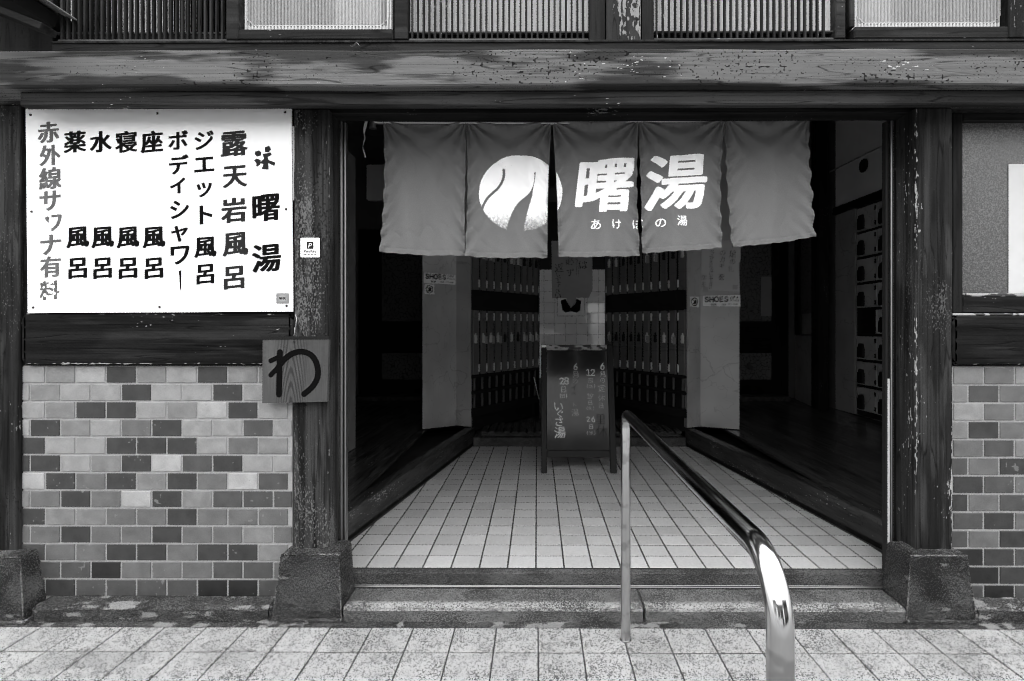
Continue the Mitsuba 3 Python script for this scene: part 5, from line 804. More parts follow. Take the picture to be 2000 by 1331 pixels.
bd = thing('badge', 'small lozenge badge stuck on the lower right corner of the signboard', 'badge')
x, z = at(1225 / SC, 850 / SC + 200, Ys)
part(bd, 'plate', stand(flat(sbox(x - .020, z - .0155, x + .020, z + .0155).buffer(.004), .0012), Ys - .0003), 'dull_metal')
part(bd, 'ring', stand(flat(affinity.scale(Point(x, z).buffer(.012), 1.35, 1), .0006), Ys - .0016), 'old_paper')
gs = [affinity.translate(glyph(c, .0095, weight=.02), x + dx, z) for c, dx in (('N', -.009), ('H', 0), ('K', .009))]
part(bd, 'lettering', stand(flat(shapely.union_all(gs), .0004), Ys - .0023), 'black_paint')

# sticker on the post
sk = thing('payment_sticker', 'small white square sticker on the worn post left of the entrance', 'sticker')
Yp = .0835
(x0, z0), (x1, z1) = at(587, 503, Yp), at(625, 465, Yp)
part(sk, 'sheet', stand(flat(sbox(x0 + .004, z0 + .004, x1 - .004, z1 - .004).buffer(.004), .0012), Yp), 'white_board')
xm = (x0 + x1) / 2
ic = sbox(xm - .010, z0 + .034, xm + .010, z0 + .056).buffer(.002)
pg = affinity.translate(glyph('P', .017, weight=.02, shear=.25), xm, z0 + .045)
part(sk, 'emblem', stand(flat(ic.difference(pg), .0005), Yp - .0014), 'dark_paint')
gs, xx = [], xm - .0225
for c, w, h_, dy in (('P', .007, .0088, 0), ('a', .0066, .0068, -.0011), ('y', .0066, .0085, -.0022), ('P', .007, .0088, 0), ('a', .0066, .0068, -.0011), ('y', .0066, .0085, -.0022)):
    gs.append(affinity.translate(glyph(c, h_, weight=.01), xx + w / 2, z0 + .0225 + dy)); xx += w + .0010
part(sk, 'lettering', stand(flat(shapely.union_all(gs), .0005), Yp - .0014), 'black_paint')
part(sk, 'small_print', stand(flat(shapely.union_all([sbox(xm + a, z0 + .009, xm + b, z0 + .0115) for a, b in ((-.024, -.014), (-.010, -.001), (.003, .010), (.016, .023))]), .0004), Yp - .0014), 'black_paint')

# wooden plaque
pq = thing('wooden_plaque', 'square wooden plaque with one black brushed character hung over the post foot', 'plaque')
Yq = .055
pp = Polygon([at(513, 663, Yq), at(642, 660, Yq), at(639, 785, Yq), at(512, 788, Yq)])
part(pq, 'board', stand(flat(pp, .018), Yq + .018), 'hide_wood')
q = Polygon([at(511, 658, Yq), at(643, 657, Yq), at(643, 663, Yq), at(511, 664, Yq)])
part(pq, 'top_strip', stand(flat(q, .022), Yq + .0205), 'frame_wood')
P2 = lambda pts: [at(a, b, Yq) for a, b in pts]
pxm = (Yq - CAM_Y) / F
stroke = lambda pts, w: LineString(P2(pts)).buffer(w * pxm / 2, quad_segs=5)
th_ = np.linspace(0, 1, 24)
arc = [(536, 748)] + [(538 + 0, 735)]
ctrl = np.array([(541, 724), (556, 702), (580, 688), (605, 692), (619, 712), (620, 738), (608, 758), (594, 770)])
from scipy.interpolate import CubicSpline
cs = CubicSpline(np.linspace(0, 1, len(ctrl)), ctrl)(np.linspace(0, 1, 40))
g = shapely.union_all([stroke([(547, 688), (546, 722), (545, 771)], 11), stroke([(529, 705), (546, 697)], 9), stroke([(529, 733), (545, 716)], 9), stroke([tuple(c) for c in cs], 11)])
part(pq, 'lettering', stand(flat(g, .001), Yq - .0003), 'black_paint')
x, z = at(575, 668, Yq); part(pq, 'nail', disc_screw(x, Yq - .002, z, .0035), 'dark_screw')
hw = thing('hanging_wire', 'loop of thin wire holding the wooden plaque to the post', 'wire')
put(hw, tube([(at(a, b, .07)[0], .073 - .012 * (i % 3 > 0), at(a, b, .07)[1]) for i, (a, b) in enumerate([(577, 615), (581, 625), (579, 645), (575, 650), (578, 640), (576, 660), (575, 668)])], .0012, 6), 'aluminium', True)

# ------------------------------------------------------------------ noren
nr = thing('shop_curtain', 'grey split curtain in five cloth panels with white emblem and characters over the entrance', 'curtain')
Yn = .235
PAN = [((748, 234), (911, 236), (908, 500), (742, 493)), ((911, 236), (1077, 237), (1069, 503.5), (909, 501)), ((1079, 237), (1246, 236), (1250, 499.5), (1091, 501)),
       ((1247, 236), (1416, 231), (1411, 483), (1254, 494)), ((1417, 231), (1581, 227), (1590, 463), (1431, 483))]
def cloth(k, u, t):
    """depth of the cloth of panel k in front of its rod plane (towards the street is negative)"""
    ue = np.abs(2 * u - 1)
    sd = np.where(u < .5, 0, 1) + 2 * k
    d = -.016 * np.sin(np.pi * u) * t ** 1.3
    d += .0095 * np.sin(2 * np.pi * (t * 6.3 - ue * 2.6 + .37 * sd) + .8 * (nnoise(np.stack([u * 3 + k, t * 4, u * 0], -1), 3) - .5) * 4) * ue ** 3 * np.clip(t * 4 - .3, 0, 1)
    d += .010 * np.sin(2 * np.pi * (u * 1.4 + .23 * k + .5 * t)) * t + .0055 * np.sin(2 * np.pi * (u * 2.6 + .41 * k - .35 * t + .3 * np.sin(3 * t + k))) * np.clip(t * 1.6, 0, 1)
    d += .010 * (nfbm(np.stack([u * 2.2 + 9 * k, t * 1.6, u * 0], -1), 2, 5) - .5) * np.clip(t * 3, 0, 1)
    d += .0050 * (nfbm(np.stack([u * 5 + 3 * k + t * 2.5, t * 3.2 - u * 2, u * 0], -1), 2, 8) - .5)
    d += .0022 * (1 - np.abs(2 * nnoise(np.stack([u * 6 + k * 5 + 3 * t, t * 6 - 4 * u, u * 0], -1), 21) - 1)) ** 8
    # folds that fan out from the two upper corners
    for c_ in (0, 1):
        uu = np.abs(u - c_); th = np.arctan2(t * .55, uu * .34 + 1e-6); rr = np.hypot(t * .55, uu * .34)
        d += .012 * np.sin(th * 13 + 2 * k) * np.exp(-rr / .13) * np.clip(rr / .05, 0, 1)
    eu = np.minimum(u, 1 - u)
    d += .0018 * np.sin(t * 190 + 3 * np.sin(t * 31 + k) + 40 * eu) * np.exp(-eu / .045) * np.clip(t * 5, 0, 1)
    d += .0016 * np.exp(-((eu - .026) / .006) ** 2)
    d -= .006 * np.exp(-((t - .025) / .03) ** 2)
    d += .0012 * np.sin(u * 95 + 4 * np.sin(u * 17)) * np.exp(-((t - .05) / .03) ** 2)
    d -= .0014 * ((t > .966) + (u < .022) + (u > .978))
    d += .0014 * np.exp(-((t - .962) / .006) ** 2)
    d += .0006 * np.sin(u * 130 + 5) * (t > .955)
    d -= FLARE * t ** 1.7
    return d
FLARE = .075
QUAD = [np.array([at(*P[0], Yn), at(*P[1], Yn), at(*P[2], Yn - FLARE), at(*P[3], Yn - FLARE)]) for P in PAN]
def panel_xz(k, u, t):
    q = QUAD[k]
    e = .004 * np.sin(np.pi * t) * (1 if k != 4 else 0)
    top = q[0] + (q[1] - q[0]) * u[..., None]
    bot = q[3] + (q[2] - q[3]) * u[..., None]
    p = top + (bot - top) * t[..., None]
    p[..., 0] -= e * (u - .5) * 2
    p[..., 1] -= .006 * np.sin(np.pi * u) * t ** 3
    p[..., 1] += .0012 * np.sin(u * 40 + 5 * k) * (t > .99)
    return p
NU, NV = 96, 170
inv = []
for k in range(5):
    u, t = np.meshgrid(np.r_[np.linspace(0, .07, 15), np.linspace(.085, .915, NU - 30), np.linspace(.93, 1, 15)], np.r_[np.linspace(0, .955, NV - 12), np.linspace(.958, 1, 12)])
    p = panel_xz(k, u, t)
    y = Yn + cloth(k, u, t)
    v = np.stack([p[..., 0], y, p[..., 1]], -1).reshape(-1, 3)
    i = (np.arange(NV - 1)[:, None] * NU + np.arange(NU - 1)).ravel()
    f = np.r_[np.c_[i, i + NU, i + NU + 1], np.c_[i, i + NU + 1, i + 1]]
    pk = part(nr, 'panel', trimesh.Trimesh(v, f, process=False), 'noren_cloth', True)
    from scipy.interpolate import LinearNDInterpolator
    inv.append((pk, LinearNDInterpolator(p.reshape(-1, 2), y.ravel()), Polygon(np.r_[p[0], p[:, -1], p[-1, ::-1], p[::-1, 0]]).buffer(0)))
def print_on(name, shape, mat_):
    for k, (pk, ip, outline) in enumerate(inv):
        g = shape.intersection(outline.buffer(-.0015))
        ms = []
        for p in polys_of(g):
            if p.area < 4e-6: continue
            v, f = trimesh.creation.triangulate_polygon(p.segmentize(.006), engine='earcut')
            v, f = trimesh.remesh.subdivide_to_size(np.c_[v, np.zeros(len(v))], f, .0055, max_iter=20)
            yy = ip(v[:, :2])
            bad = np.isnan(yy)
            if bad.any(): yy[bad] = np.nanmean(yy)
            ms.append(trimesh.Trimesh(np.c_[v[:, 0], yy - .0016, v[:, 1]], f, process=False))
        if ms: part(pk, name, cat(*ms), mat_)
Ye = Yn - .025
N2 = lambda pts: [at(a, b, Ye) for a, b in pts]
def smoothed(pts, n=40):
    pts = np.array(pts, float)
    s = np.r_[0, np.cumsum(np.linalg.norm(np.diff(pts, axis=0), axis=1))]
    return [tuple(q) for q in CubicSpline(s, pts)(np.linspace(0, s[-1], n))]
cxm, rym = 1017, 378
circ = Polygon(N2([(cxm + 81 * math.cos(a), rym + 77 * math.sin(a)) for a in np.linspace(0, 2 * np.pi, 96)[:-1]]))
s1 = LineString(N2(smoothed([(984, 332), (982, 352), (973, 368), (957, 384), (946, 402), (941, 424)]))).buffer(2.6 * (Ye - CAM_Y) / F)
lft = smoothed([(1043, 337), (1042, 360), (1035, 376), (1016, 394), (1002, 415), (993, 440), (989, 460)])
wedge = Polygon(N2(lft + [(1021, 462), (1028, 425), (1039, 385), (1047, 337)]))
cut = Polygon(N2([(930, 436), (946, 440), (965, 447), (990, 456), (990, 480), (930, 480)]))
cut2 = Polygon(N2([(1022, 455), (1045, 447), (1066, 434), (1082, 418), (1110, 480), (1022, 480)]))
emb = circ.difference(shapely.union_all([s1, wedge, cut]))
print_on('emblem', emb, 'stipple_print')
BIG = dict(weight=.023, ax=1.5, shear=.12, rise=.06)
def big(c, x0, x1, y0, y1):
    g = glyph(c, 1.0, **BIG); b = g.bounds
    (X0, Z0), (X1, Z1) = at(x0, y1, Ye), at(x1, y0, Ye)
    g = affinity.translate(g, -b[0], -b[1])
    g = affinity.scale(g, (X1 - X0) / (b[2] - b[0]), (Z1 - Z0) / (b[3] - b[1]), origin=(0, 0))
    return affinity.translate(g, X0, Z0)
print_on('lettering', shapely.union_all([big('曙', 1122, 1241, 306, 418), big('湯', 1257, 1382, 299, 414)]), 'white_print')
for c, x, y, s in (('あ', 1163, 440, 19), ('け', 1204, 439, 18), ('ぼ', 1246, 438, 19), ('の', 1290, 436, 18), ('湯', 1330, 433, 20)):
    print_on('small_lettering', affinity.translate(glyph(c, s * (Yn - CAM_Y) / F, weight=.014), *at(x, y, Yn - .05)), 'white_print')

rk = thing('curtain_rod', 'thin curtain rod in the hem of the split curtain, pipe elbow at left', 'curtain rod')
z_l, z_r = PZ(239, Yn), PZ(231, Yn)
part(rk, 'rod', tube([(PX(738, Yn), Yn, z_l), (PX(1080, Yn), Yn, PZ(241, Yn)), (PX(1596, Yn), Yn, z_r)], .009, 14), 'dull_metal', True)
ex, ez = at(728, 238, Yn)
part(rk, 'elbow', cat(rod((ex - .004, Yn, ez), (ex + .022, Yn, ez), .011, 16), rod((ex, Yn, ez + .008), (ex, Yn, ez - .024), .0125, 16), rod((ex, Yn, ez - .0235), (ex, Yn, ez - .028), .0155, 16)), 'dull_metal', 40)
rb = thing('hanging_strip', 'twisted pale strip hanging from the curtain rod end', 'strip')
tt = np.linspace(0, 1, 26)
xs_ = np.interp(tt, [0, .12, .4, .55, .75, 1], [723, 716, 711, 713, 708, 714]); ysp = np.interp(tt, [0, .08, 1], [236, 231, 308])
hw_ = np.interp(tt, [0, .3, .5, .7, 1], [.004, .006, .003, .0075, .004])
L, R = [], []
for i in range(26):
    x, z = at(xs_[i], ysp[i], Yn - .02); a = 2.6 * tt[i]
    L.append((x - hw_[i] * math.cos(a), Yn - .02 - hw_[i] * math.sin(a), z)); R.append((x + hw_[i] * math.cos(a), Yn - .02 + hw_[i] * math.sin(a), z))
v = np.r_[L, R]; q = np.arange(25)
put(rb, trimesh.Trimesh(v, np.r_[np.c_[q, q + 26, q + 27], np.c_[q, q + 27, q + 1]], process=False), 'old_paper', True)
cl = thing('clip', 'lamp light painted as a tiny bright white clip on the top edge of the split curtain', 'clip')  # white piece stands in for lamp light showing above the curtain
x, z = at(916, 231, Yn - .02); put(cl, cat(cbox(x - .017, x - .010, Yn - .025, Yn - .015, z - .006, z + .006, .001), cbox(x - .008, x + .017, Yn - .025, Yn - .015, z - .006, z + .006, .001)), 'white_board')

# ------------------------------------------------------------------ entrance floor
labels['entrance_floor'] = {'kind': 'structure'}
ZF, ZP = .106, .249
D2Y = lambda D: D + CAM_Y
EL = [(-.90, D2Y(2.17)), (-.52, D2Y(4.45))]           # foot of the left platform
ER = [(1.53, D2Y(2.17)), (1.215, D2Y(4.42))]
put('entrance_floor', cbox(-1.2, 1.8, .2325, D2Y(5.6), -.05, ZF - .0011, .0004), 'joint_dark')
fp = Polygon([EL[0], ER[0], ER[1], EL[1]])
W_ = .1154
X0 = PX(1046.6, .2); Y0 = .234
far = []
for r_ in range(20):
    y0, y1 = Y0 + r_ * W_, Y0 + (r_ + 1) * W_
    for k in range(-9, 14):
        c = sbox(X0 + k * W_ + .0032, y0 + .0032, X0 + (k + 1) * W_ - .0032, y1 - .0032).intersection(fp)
        if not isinstance(c, Polygon) or c.area < 6e-4: continue
        c = shapely.geometry.polygon.orient(c.simplify(.0005))
        m = piece(c, -.02, rng.uniform(-.0005, .0005), .0012, TOP(ZF))
        if r_ < 12: part('entrance_floor', 'tile', m, rng.choice(['floor_tile', 'floor_tile', 'floor_tile_pale', 'floor_tile_dull']))
        else: far.append(m)
part('entrance_floor', 'far_tiles', cat(*far), 'floor_tile', kind='stuff')

# raised wooden floors
YB = D2Y(6.3)
def platform(label, edge, xo, side):
    k = thing('wooden_platform', label, 'wooden floor')
    (xa, ya), (xb, yb) = edge
    s = side
    def xe(y): return xa + (xb - xa) * (y - ya) / (yb - ya)
    y0, y1 = .262, YB
    # nosing beam along the edge
    def strip(o0, o1, z0, z1, ye=yb + .02):
        p = Polygon([(xe(y0) + s * o0, y0), (xe(ye) + s * o0, ye), (xe(ye) + s * o1, ye), (xe(y0) + s * o1, y0)])
        return piece(shapely.geometry.polygon.orient(p), z0, z1, .004, TOP(0))
    part(k, 'nosing', strip(0, .075, ZF + .03, ZP), 'nosing_wood')
    part(k, 'kickboard', strip(.016, .06, ZF - .02, ZF + .031), 'dark_wood_x')
    o = .0775
    while True:
        w = .1
        p = Polygon([(xe(y0) + s * o, y0), (xe(y1) + s * o, y1), (xe(y1) + s * (o + w - .0018), y1), (xe(y0) + s * (o + w - .0018), y0)])
        lim = sbox(min(xo, xa), y0, max(xo, xa), y1)
        p = p.intersection(lim)
        if isinstance(p, Polygon) and p.area > .01:
            part(k, 'plank', piece(shapely.geometry.polygon.orient(p), ZP - .02, ZP - .001 - .0006 * rng.random(), .0012, TOP(0)), 'platform_wood')
        o += w
        if (s < 0 and xe(y0) - o < xo and xe(y1) - o < xo) or (s > 0 and xe(y0) + o > xo and xe(y1) + o > xo): break
    part(k, 'subfloor', cbox(min(xo, xe(y0) + s * .3), max(xo, xe(y0) + s * .3), y0, y1, ZF, ZP - .025, .001), 'dark_wall')
platform('dark glossy wooden floor left of the tiled entrance', EL, -2.4, -1)
platform('dark glossy wooden floor right of the tiled entrance', ER, 3.02, 1)

# low step and duckboard in front of the lockers
ys0 = D2Y(4.40)
kx = thing('low_step', 'low grey wooden step at the far end of the tiled floor', 'step')
put(kx, cbox(-.52, 1.21, ys0 + .002, D2Y(5.5), ZF - .02, .178, .003), 'sunoko_wood')
dk = thing('duckboard', 'dark slatted duckboard lying on the low step before the lockers', 'duckboard')
for i in range(26):
    x = -.46 + i * .064
    part(dk, 'slat', cbox(x, x + .046, ys0 + .03, D2Y(4.85), .205, .222, .002), 'sunoko_wood')
for yy in (ys0 + .06, D2Y(4.75)): part(dk, 'batten', cbox(-.46, 1.18, yy, yy + .04, .1785, .2045, .002), 'sunoko_wood')

# ------------------------------------------------------------------ room shell
labels['room_wall'] = {'kind': 'structure'}
put('room_wall', cat(cbox(-2.6, 3.4, YB, YB + .1, 0, 3.4, .001), cbox(-2.6, -2.45, .201, YB, 0, 3.4, .001), cbox(3.03, 3.2, .201, YB, 0, 3.4, .001)), 'dark_wall')
labels['ceiling'] = {'kind': 'structure'}
put('ceiling', cbox(-2.6, 3.4, .2, YB + .1, 3.3, 3.45, .001), 'ceiling_board')
labels['room_ground'] = {'kind': 'structure'}
put('room_ground', cbox(-3.2, 3.4, .24, YB + .1, -.055, .02, .001), 'joint_dark')
pt_ = thing('partition', 'dark tall partition just inside the left side of the entrance', 'partition')
put(pt_, cbox(-1.5, -1.25, .5, D2Y(3.72), ZP, 2.25, .004), 'ceiling_board')

# ------------------------------------------------------------------ marble columns
def column(label, foot, sgn):
    k = thing('marble_column', label, 'column')
    part(k, 'shaft', prism(foot, ZP, 3.29), 'marble_surface')
    return k
FL = [(-.925, D2Y(4.36)), (-.676, D2Y(4.52)), (-.545, D2Y(4.46)), (-.545, D2Y(4.95)), (-.925, D2Y(4.95))]
FR = [(1.628, D2Y(4.36)), (1.352, D2Y(4.48)), (1.228, D2Y(4.43)), (1.228, D2Y(4.95)), (1.628, D2Y(4.95))]
column('pale marbled column left of the narrow lockers', FL, -1)
column('pale marbled column right of the narrow lockers with paper notices', FR, 1)
for foot, key in ((FL, 'marble_column'), (FR, 'marble_column_001')):
    (x0, y0), (x1, y1), (x2, y2) = foot[:3]
    a = 1 if x1 > x0 else -1
    part(key, 'skirting', cat(prism([(x0, y0 - .004), (x1, y1 - .006), (x1, y1 + .02), (x0, y0 + .02)], ZP - .0005, ZP + .006), prism([(x1, y1 - .006), (x2, y2 - .004), (x2, y2 + .02), (x1, y1 + .02)], ZP - .0005, ZP + .006)), 'dark_wood_x')

class Plane:
    """An upright plane through two plan points; on(px, py) is where a sight line meets it."""
    def __init__(s, p, q):
        s.p = np.array([p[0], p[1], 0.0]); e = np.array([q[0] - p[0], q[1] - p[1], 0.0]); s.e = e / np.linalg.norm(e)
        s.n = np.array([s.e[1], -s.e[0], 0.0])
        if s.n[1] > 0: s.n = -s.n
    def on(s, px, py):
        a, b = (px - CX) / F, -(py - CY) / F
        d = np.array([a * math.cos(YAW) - math.sin(YAW), math.cos(YAW) + a * math.sin(YAW), b]); o = np.array([0, CAM_Y, CAM_Z])
        t = ((s.p - o) @ s.n) / (d @ s.n); w = o + d * t
        return (w - s.p) @ s.e, w[2]
    def lay(s, m, h=0.0):
        """xy drawing (x along the plane, y up, z out of it) placed h in front of the plane."""
        v = m.vertices
        w = s.p + v[:, :1] * s.e + v[:, 2:] * s.n + h * s.n; w[:, 2] += v[:, 1]
        r = trimesh.Trimesh(w, m.faces, process=False)
        if np.cross(s.e, [0, 0, 1]) @ s.n < 0: r.invert()
        return r
    def quad(s, pts): return Polygon([s.on(*q) for q in pts]).buffer(0)
    def scale(s, px, py): return abs(s.on(px + .5, py)[0] - s.on(px - .5, py)[0])
    def text(s, chars, sc, off, w=0.0, wob=.012, wide=None, flipk=1.0):
        gs = []
        for i, (c, cx, cy, S) in enumerate(chars):
            px, py = cx / sc + off[0], cy / sc + off[1]
            x, z = s.on(px, py); kz = abs(s.on(px, py - .5)[1] - s.on(px, py + .5)[1])
            g = glyph(c, S / sc * kz, weight=w, wobble=wob, seed=i + int(cx), wide=(wide or 1.0))
            gs.append(affinity.translate(g, x, z))
        return shapely.union_all(gs)

PLA, PRA = Plane(*FL[:2]), Plane(FR[1], FR[0])
PLB, PRB = Plane(*FL[1:3]), Plane(FR[2], FR[1])
def lay_part(k, name, pl, shape, depth, h, m, **kw): return part(k, name, pl.lay(flat(shape, depth), h), m, **kw)

def shoes_sticker(label, pl, c):
    k = thing('notice_sticker', label, 'sticker', None)
    q = pl.quad(c); lay_part(k, 'sheet', pl, q, .0008, .0008, 'white_board')
    x0, z0, x1, z1 = q.bounds; w, h = x1 - x0, z1 - z0
    gs = []
    for i, ch in enumerate('SHOES'):
        g = affinity.scale(glyph(ch, h * .48, weight=.03), .95, 1); gs.append(affinity.translate(g, x0 + w * (.10 + .133 * i), z0 + h * .66))
    for i, ch in enumerate('OFF'): gs.append(affinity.translate(glyph(ch, h * .24, weight=.03), x0 + w * (.77 + .08 * i), z0 + h * .76))
    for i, ch in enumerate('PLEASE'): gs.append(affinity.translate(glyph(ch, h * .14, weight=.02), x0 + w * (.745 + .042 * i), z0 + h * .52))
    for i, ch in enumerate('請脱鞋'): gs.append(affinity.translate(glyph(ch, h * .17, weight=.02), x0 + w * (.24 + .05 * i), z0 + h * .2))
    for i, ch in enumerate('신발을 벗어 주세요'):
        if ch != ' ': gs.append(affinity.translate(glyph(ch, h * .15, weight=.02), x0 + w * (.52 + .044 * i), z0 + h * .2))
    lay_part(k, 'lettering', pl, shapely.union_all(gs), .0004, .0017, 'black_paint')
shoes_sticker('white SHOES OFF sticker on the left marbled column', PLA, [(828, 532.5), (889.5, 538), (889.5, 556.5), (828, 553)])
shoes_sticker('white SHOES OFF sticker on the right marbled column below the paper notice', PRA, [(1373, 578), (1446, 576.5), (1446, 599), (1373, 598)])
def ban_sticker(label, pl, c):
    k = thing('prohibition_sticker', label, 'sticker')
    q = pl.quad(c); lay_part(k, 'sheet', pl, q, .0008, .0008, 'white_board')
    x, z = q.centroid.x, q.centroid.y; r = (q.bounds[3] - q.bounds[1]) * .40
    ring = Point(x, z).buffer(r).difference(Point(x, z).buffer(r * .78))
    bar = LineString([(x - r * .62, z + r * .62), (x + r * .62, z - r * .62)]).buffer(r * .1)
    shoe = Polygon([(x - r * .5, z - r * .45), (x - r * .1, z - r * .1), (x + r * .1, z + r * .5), (x + r * .5, z + r * .35), (x + r * .35, z - r * .2), (x + r * .05, z - r * .5)]).buffer(r * .06)
    lay_part(k, 'print', pl, shapely.union_all([ring, bar, shoe]), .0004, .0017, 'black_paint')
ban_sticker('small round no shoes sign on the left marbled column', PLA, [(829, 555), (848, 556.5), (848, 575.5), (829, 574.5)])
ban_sticker('small round no shoes sign on the right marbled column', PRB, [(1347.5, 580), (1365, 580), (1365, 600.5), (1347.5, 599)])
np_ = thing('paper_notice', 'handwritten paper notice taped to the right marbled column', 'notice')
lay_part(np_, 'sheet', PRA, PRA.quad([(1371, 440), (1446, 440), (1447, 508), (1442.5, 516), (1445, 570), (1370.5, 567)]), .0008, .002, 'notice_paper')
lay_part(np_, 'upper_sheet', PRA, PRA.quad([(1371, 350), (1432, 352), (1432, 470), (1371, 470)]), .0008, .0035, 'old_paper')
S6, O6 = 1.957, (1160, 480)
PRA_t = PRA.text([('下', 530, -4, 24), ('足', 530, 33, 27), ('の', 530, 62, 20), ('の', 492, 28, 20), ('カ', 491, 53, 20), ('ギ', 489, 76, 20), ('を', 488, 120, 26), ('ち', 452, 26, 17), ('か', 450, 45, 17), ('え', 448, 63, 17), ('ら', 449, 80, 15), ('な', 450, 95, 15), ('い', 448, 108, 12), ('で', 448, 121, 14), ('下', 447, 134, 15), ('さ', 447, 147, 14), ('い', 446, 160, 12), ('店', 421, 122, 19), ('主', 420, 147, 19)], S6, O6, w=-.004, wob=.03)
lay_part(np_, 'lettering', PRA, PRA_t, .0004, .0031, 'black_paint')
lay_part(np_, 'lettering', PRA, PRA.text([('札', 524, 90, 22)], S6, O6, w=-.01, wob=.02), .0004, .0031, 'faded_paint')
for c in ((1378, 565), (1436, 561)): lay_part(np_, 'tape', PRA, PRA.quad([(c[0] - 5, c[1] - 4), (c[0] + 5, c[1] - 4), (c[0] + 5, c[1] + 5), (c[0] - 5, c[1] + 5)]), .0005, .0036, 'old_paper')

# ------------------------------------------------------------------ narrow lockers either side of the tiled pier
def lockers(label, p, q, n, sgn, seed):
    k = thing('locker', label, 'locker')
    pl = Plane(p, q)
    r = np.random.default_rng(seed)
    L = math.hypot(q[0] - p[0], q[1] - p[1])
    bx = lambda x0, x1, z0, z1, d0, d1, c=.0015: pl.lay(cbox(x0, x1, z0, z1, d0, d1, c))
    part(k, 'carcass', cat(bx(0, L, .20, 2.45, -.10, -.05), bx(0, L, 1.222, 1.385, -.05, -.012), bx(0, L, .33, .40, -.05, .0), bx(0, L, .52, .545, -.05, -.004), bx(0, L, .655, .677, -.05, -.004), bx(0, L, 1.93, 2.45, -.05, -.004)), 'black_metal')
    w = L / n
    for row, (z0, z1) in enumerate(((.681, 1.218), (1.389, 1.926))):
        for i in range(n):
            x0, x1 = i * w + .017, (i + 1) * w - .015
            d = part(k, 'door', bx(x0, x1, z0, z1, -.02, r.uniform(-.003, .002)), 'locker_panel' if r.random() < 2 else 'locker_panel')
            hx = x1 - .002 if sgn < 0 else x0 + .002
            for hz in ((z0 + .02, z0 + .085), (z1 - .085, z1 - .02)):
                part(d, 'hinge', bx(hx - .008, hx + .008, hz[0], hz[1], .0, .008), 'galvanised')
            zz = (z0 + z1) / 2 + .03; lx = x0 + .018 if sgn < 0 else x1 - .018
            u = r.random()
            part(d, 'lock', cat(bx(lx - .012, lx + .012, zz - .035, zz + .03, .0, .016), bx(lx - .004, lx + .004, zz + .03, zz + .05, .0, .012)), 'galvanised' if u < .55 else 'black_metal')
            if u < .4: part(d, 'key_tag', bx(lx + .004, lx + .042, zz - .045, zz + .02, .017, .021), 'old_paper')
    for z0, z1 in ((.405, .515), (.55, .65)):
        for i in range(n):
            part(k, 'post', pl.lay(rod((i * w + .5 * w, z0, -.02), (i * w + .5 * w, z1, -.02), .012, 10)), 'slot_post', 40)
    return k
lockers('bank of narrow lockers slanting back from the left marbled column to the tiled pier', (-.535, D2Y(4.46)), (.022, D2Y(5.32)), 10, -1, 5)
lockers('bank of narrow lockers slanting back from the right marbled column to the tiled pier', (.668, D2Y(5.32)), (1.222, D2Y(4.44)), 10, 1, 6)

tp = thing('tiled_pier', 'glossy white tiled pier at the back between the locker banks', 'tiled pier')
Yt = D2Y(5.3)
part(tp, 'grout', cbox(.02, .67, Yt + .0005, Yt + .25, ZF, 2.45, .001), 'tile_grout')
zt0 = PZ(527, Yt); xt0 = PX(1062.5, Yt)
for r_ in range(10):
    for k in range(-1, 6):
        x0, x1 = max(.024, xt0 + k * .1062 + .0012), min(.664, xt0 + (k + 1) * .1062 - .0012)
        if x1 - x0 < .01: continue
        a_, b_ = rng.uniform(-.00035, .00035, 2)
        fn = lambda u, v, hh, a_=a_, b_=b_, x0=x0, zc=zt0 - (r_ + .5) * .1062: (u, Yt - hh - (a_ * (u - x0 - .05) / .05 + b_ * (v - zc) / .05) * (hh > 0), v)
        part(tp, 'tile', piece(rect(x0, x1, zt0 - (r_ + 1) * .1062 + .0012, zt0 - r_ * .1062 - .0012), -.002, .003, .0012, fn), 'tile_white')
part(tp, 'upper_board', cbox(.024, .664, Yt - .006, Yt, zt0 + .001, 2.3, .001), 'black_metal')
tl = thing('picture_tile', 'framed picture tile with a dark robed figure under the paper on the tiled pier', 'picture tile')
PT = Plane((0, Yt), (1, Yt))
lay_part(tl, 'tile', PT, PT.quad([(1086, 578), (1144, 578), (1144, 620), (1088, 620)]), .004, .0045, 'tile_white')
fr_ = PT.quad([(1089, 570), (1141.5, 570), (1141.5, 618), (1089, 618)])
lay_part(tl, 'border', PT, fr_.difference(fr_.buffer(-.0035)), .0006, .0087, 'black_paint')
lay_part(tl, 'print', PT, shapely.union_all([PT.quad([(1095, 588), (1104, 584), (1116, 604), (1114, 609), (1104, 611), (1098, 606)]), PT.quad([(1135, 588), (1126, 584), (1114, 604), (1116, 609), (1128, 611), (1133, 606)])]), .0006, .0087, 'black_paint')
lay_part(tl, 'print', PT, PT.quad([(1106, 578), (1126, 578), (1125, 592), (1115, 602), (1107, 592)]), .0006, .0087, 'old_paper')
pn = thing('paper_notice', 'handwritten paper notice hanging on the tiled pier below the curtain', 'notice')
sheet = PT.quad([(1077, 471), (1156.5, 474), (1157, 566), (1150, 582), (1078, 583)])
lay_part(pn, 'sheet', PT, sheet, .001, .0115, 'old_paper')
S3, O3 = 6.05, (1040, 460)
tx = PT.text([('必', 440, 305, 95), ('ず', 445, 440, 88), ('返', 313, 385, 105), ('し', 305, 465, 52), ('て', 305, 530, 58), ('下', 305, 585, 58), ('さ', 298, 660, 55), ('い', 303, 720, 70), ('は', 600, 350, 95)], S3, O3, w=-.006, wob=.03)
tx = tx.union(shapely.union_all([LineString([PT.on(a / S3 + O3[0], b / S3 + O3[1]) for a, b in l]).buffer(.0014) for l in (((512, 270), (520, 482)), ((533, 275), (543, 490)))]))
lay_part(pn, 'lettering', PT, tx, .0005, .0127, 'black_paint')

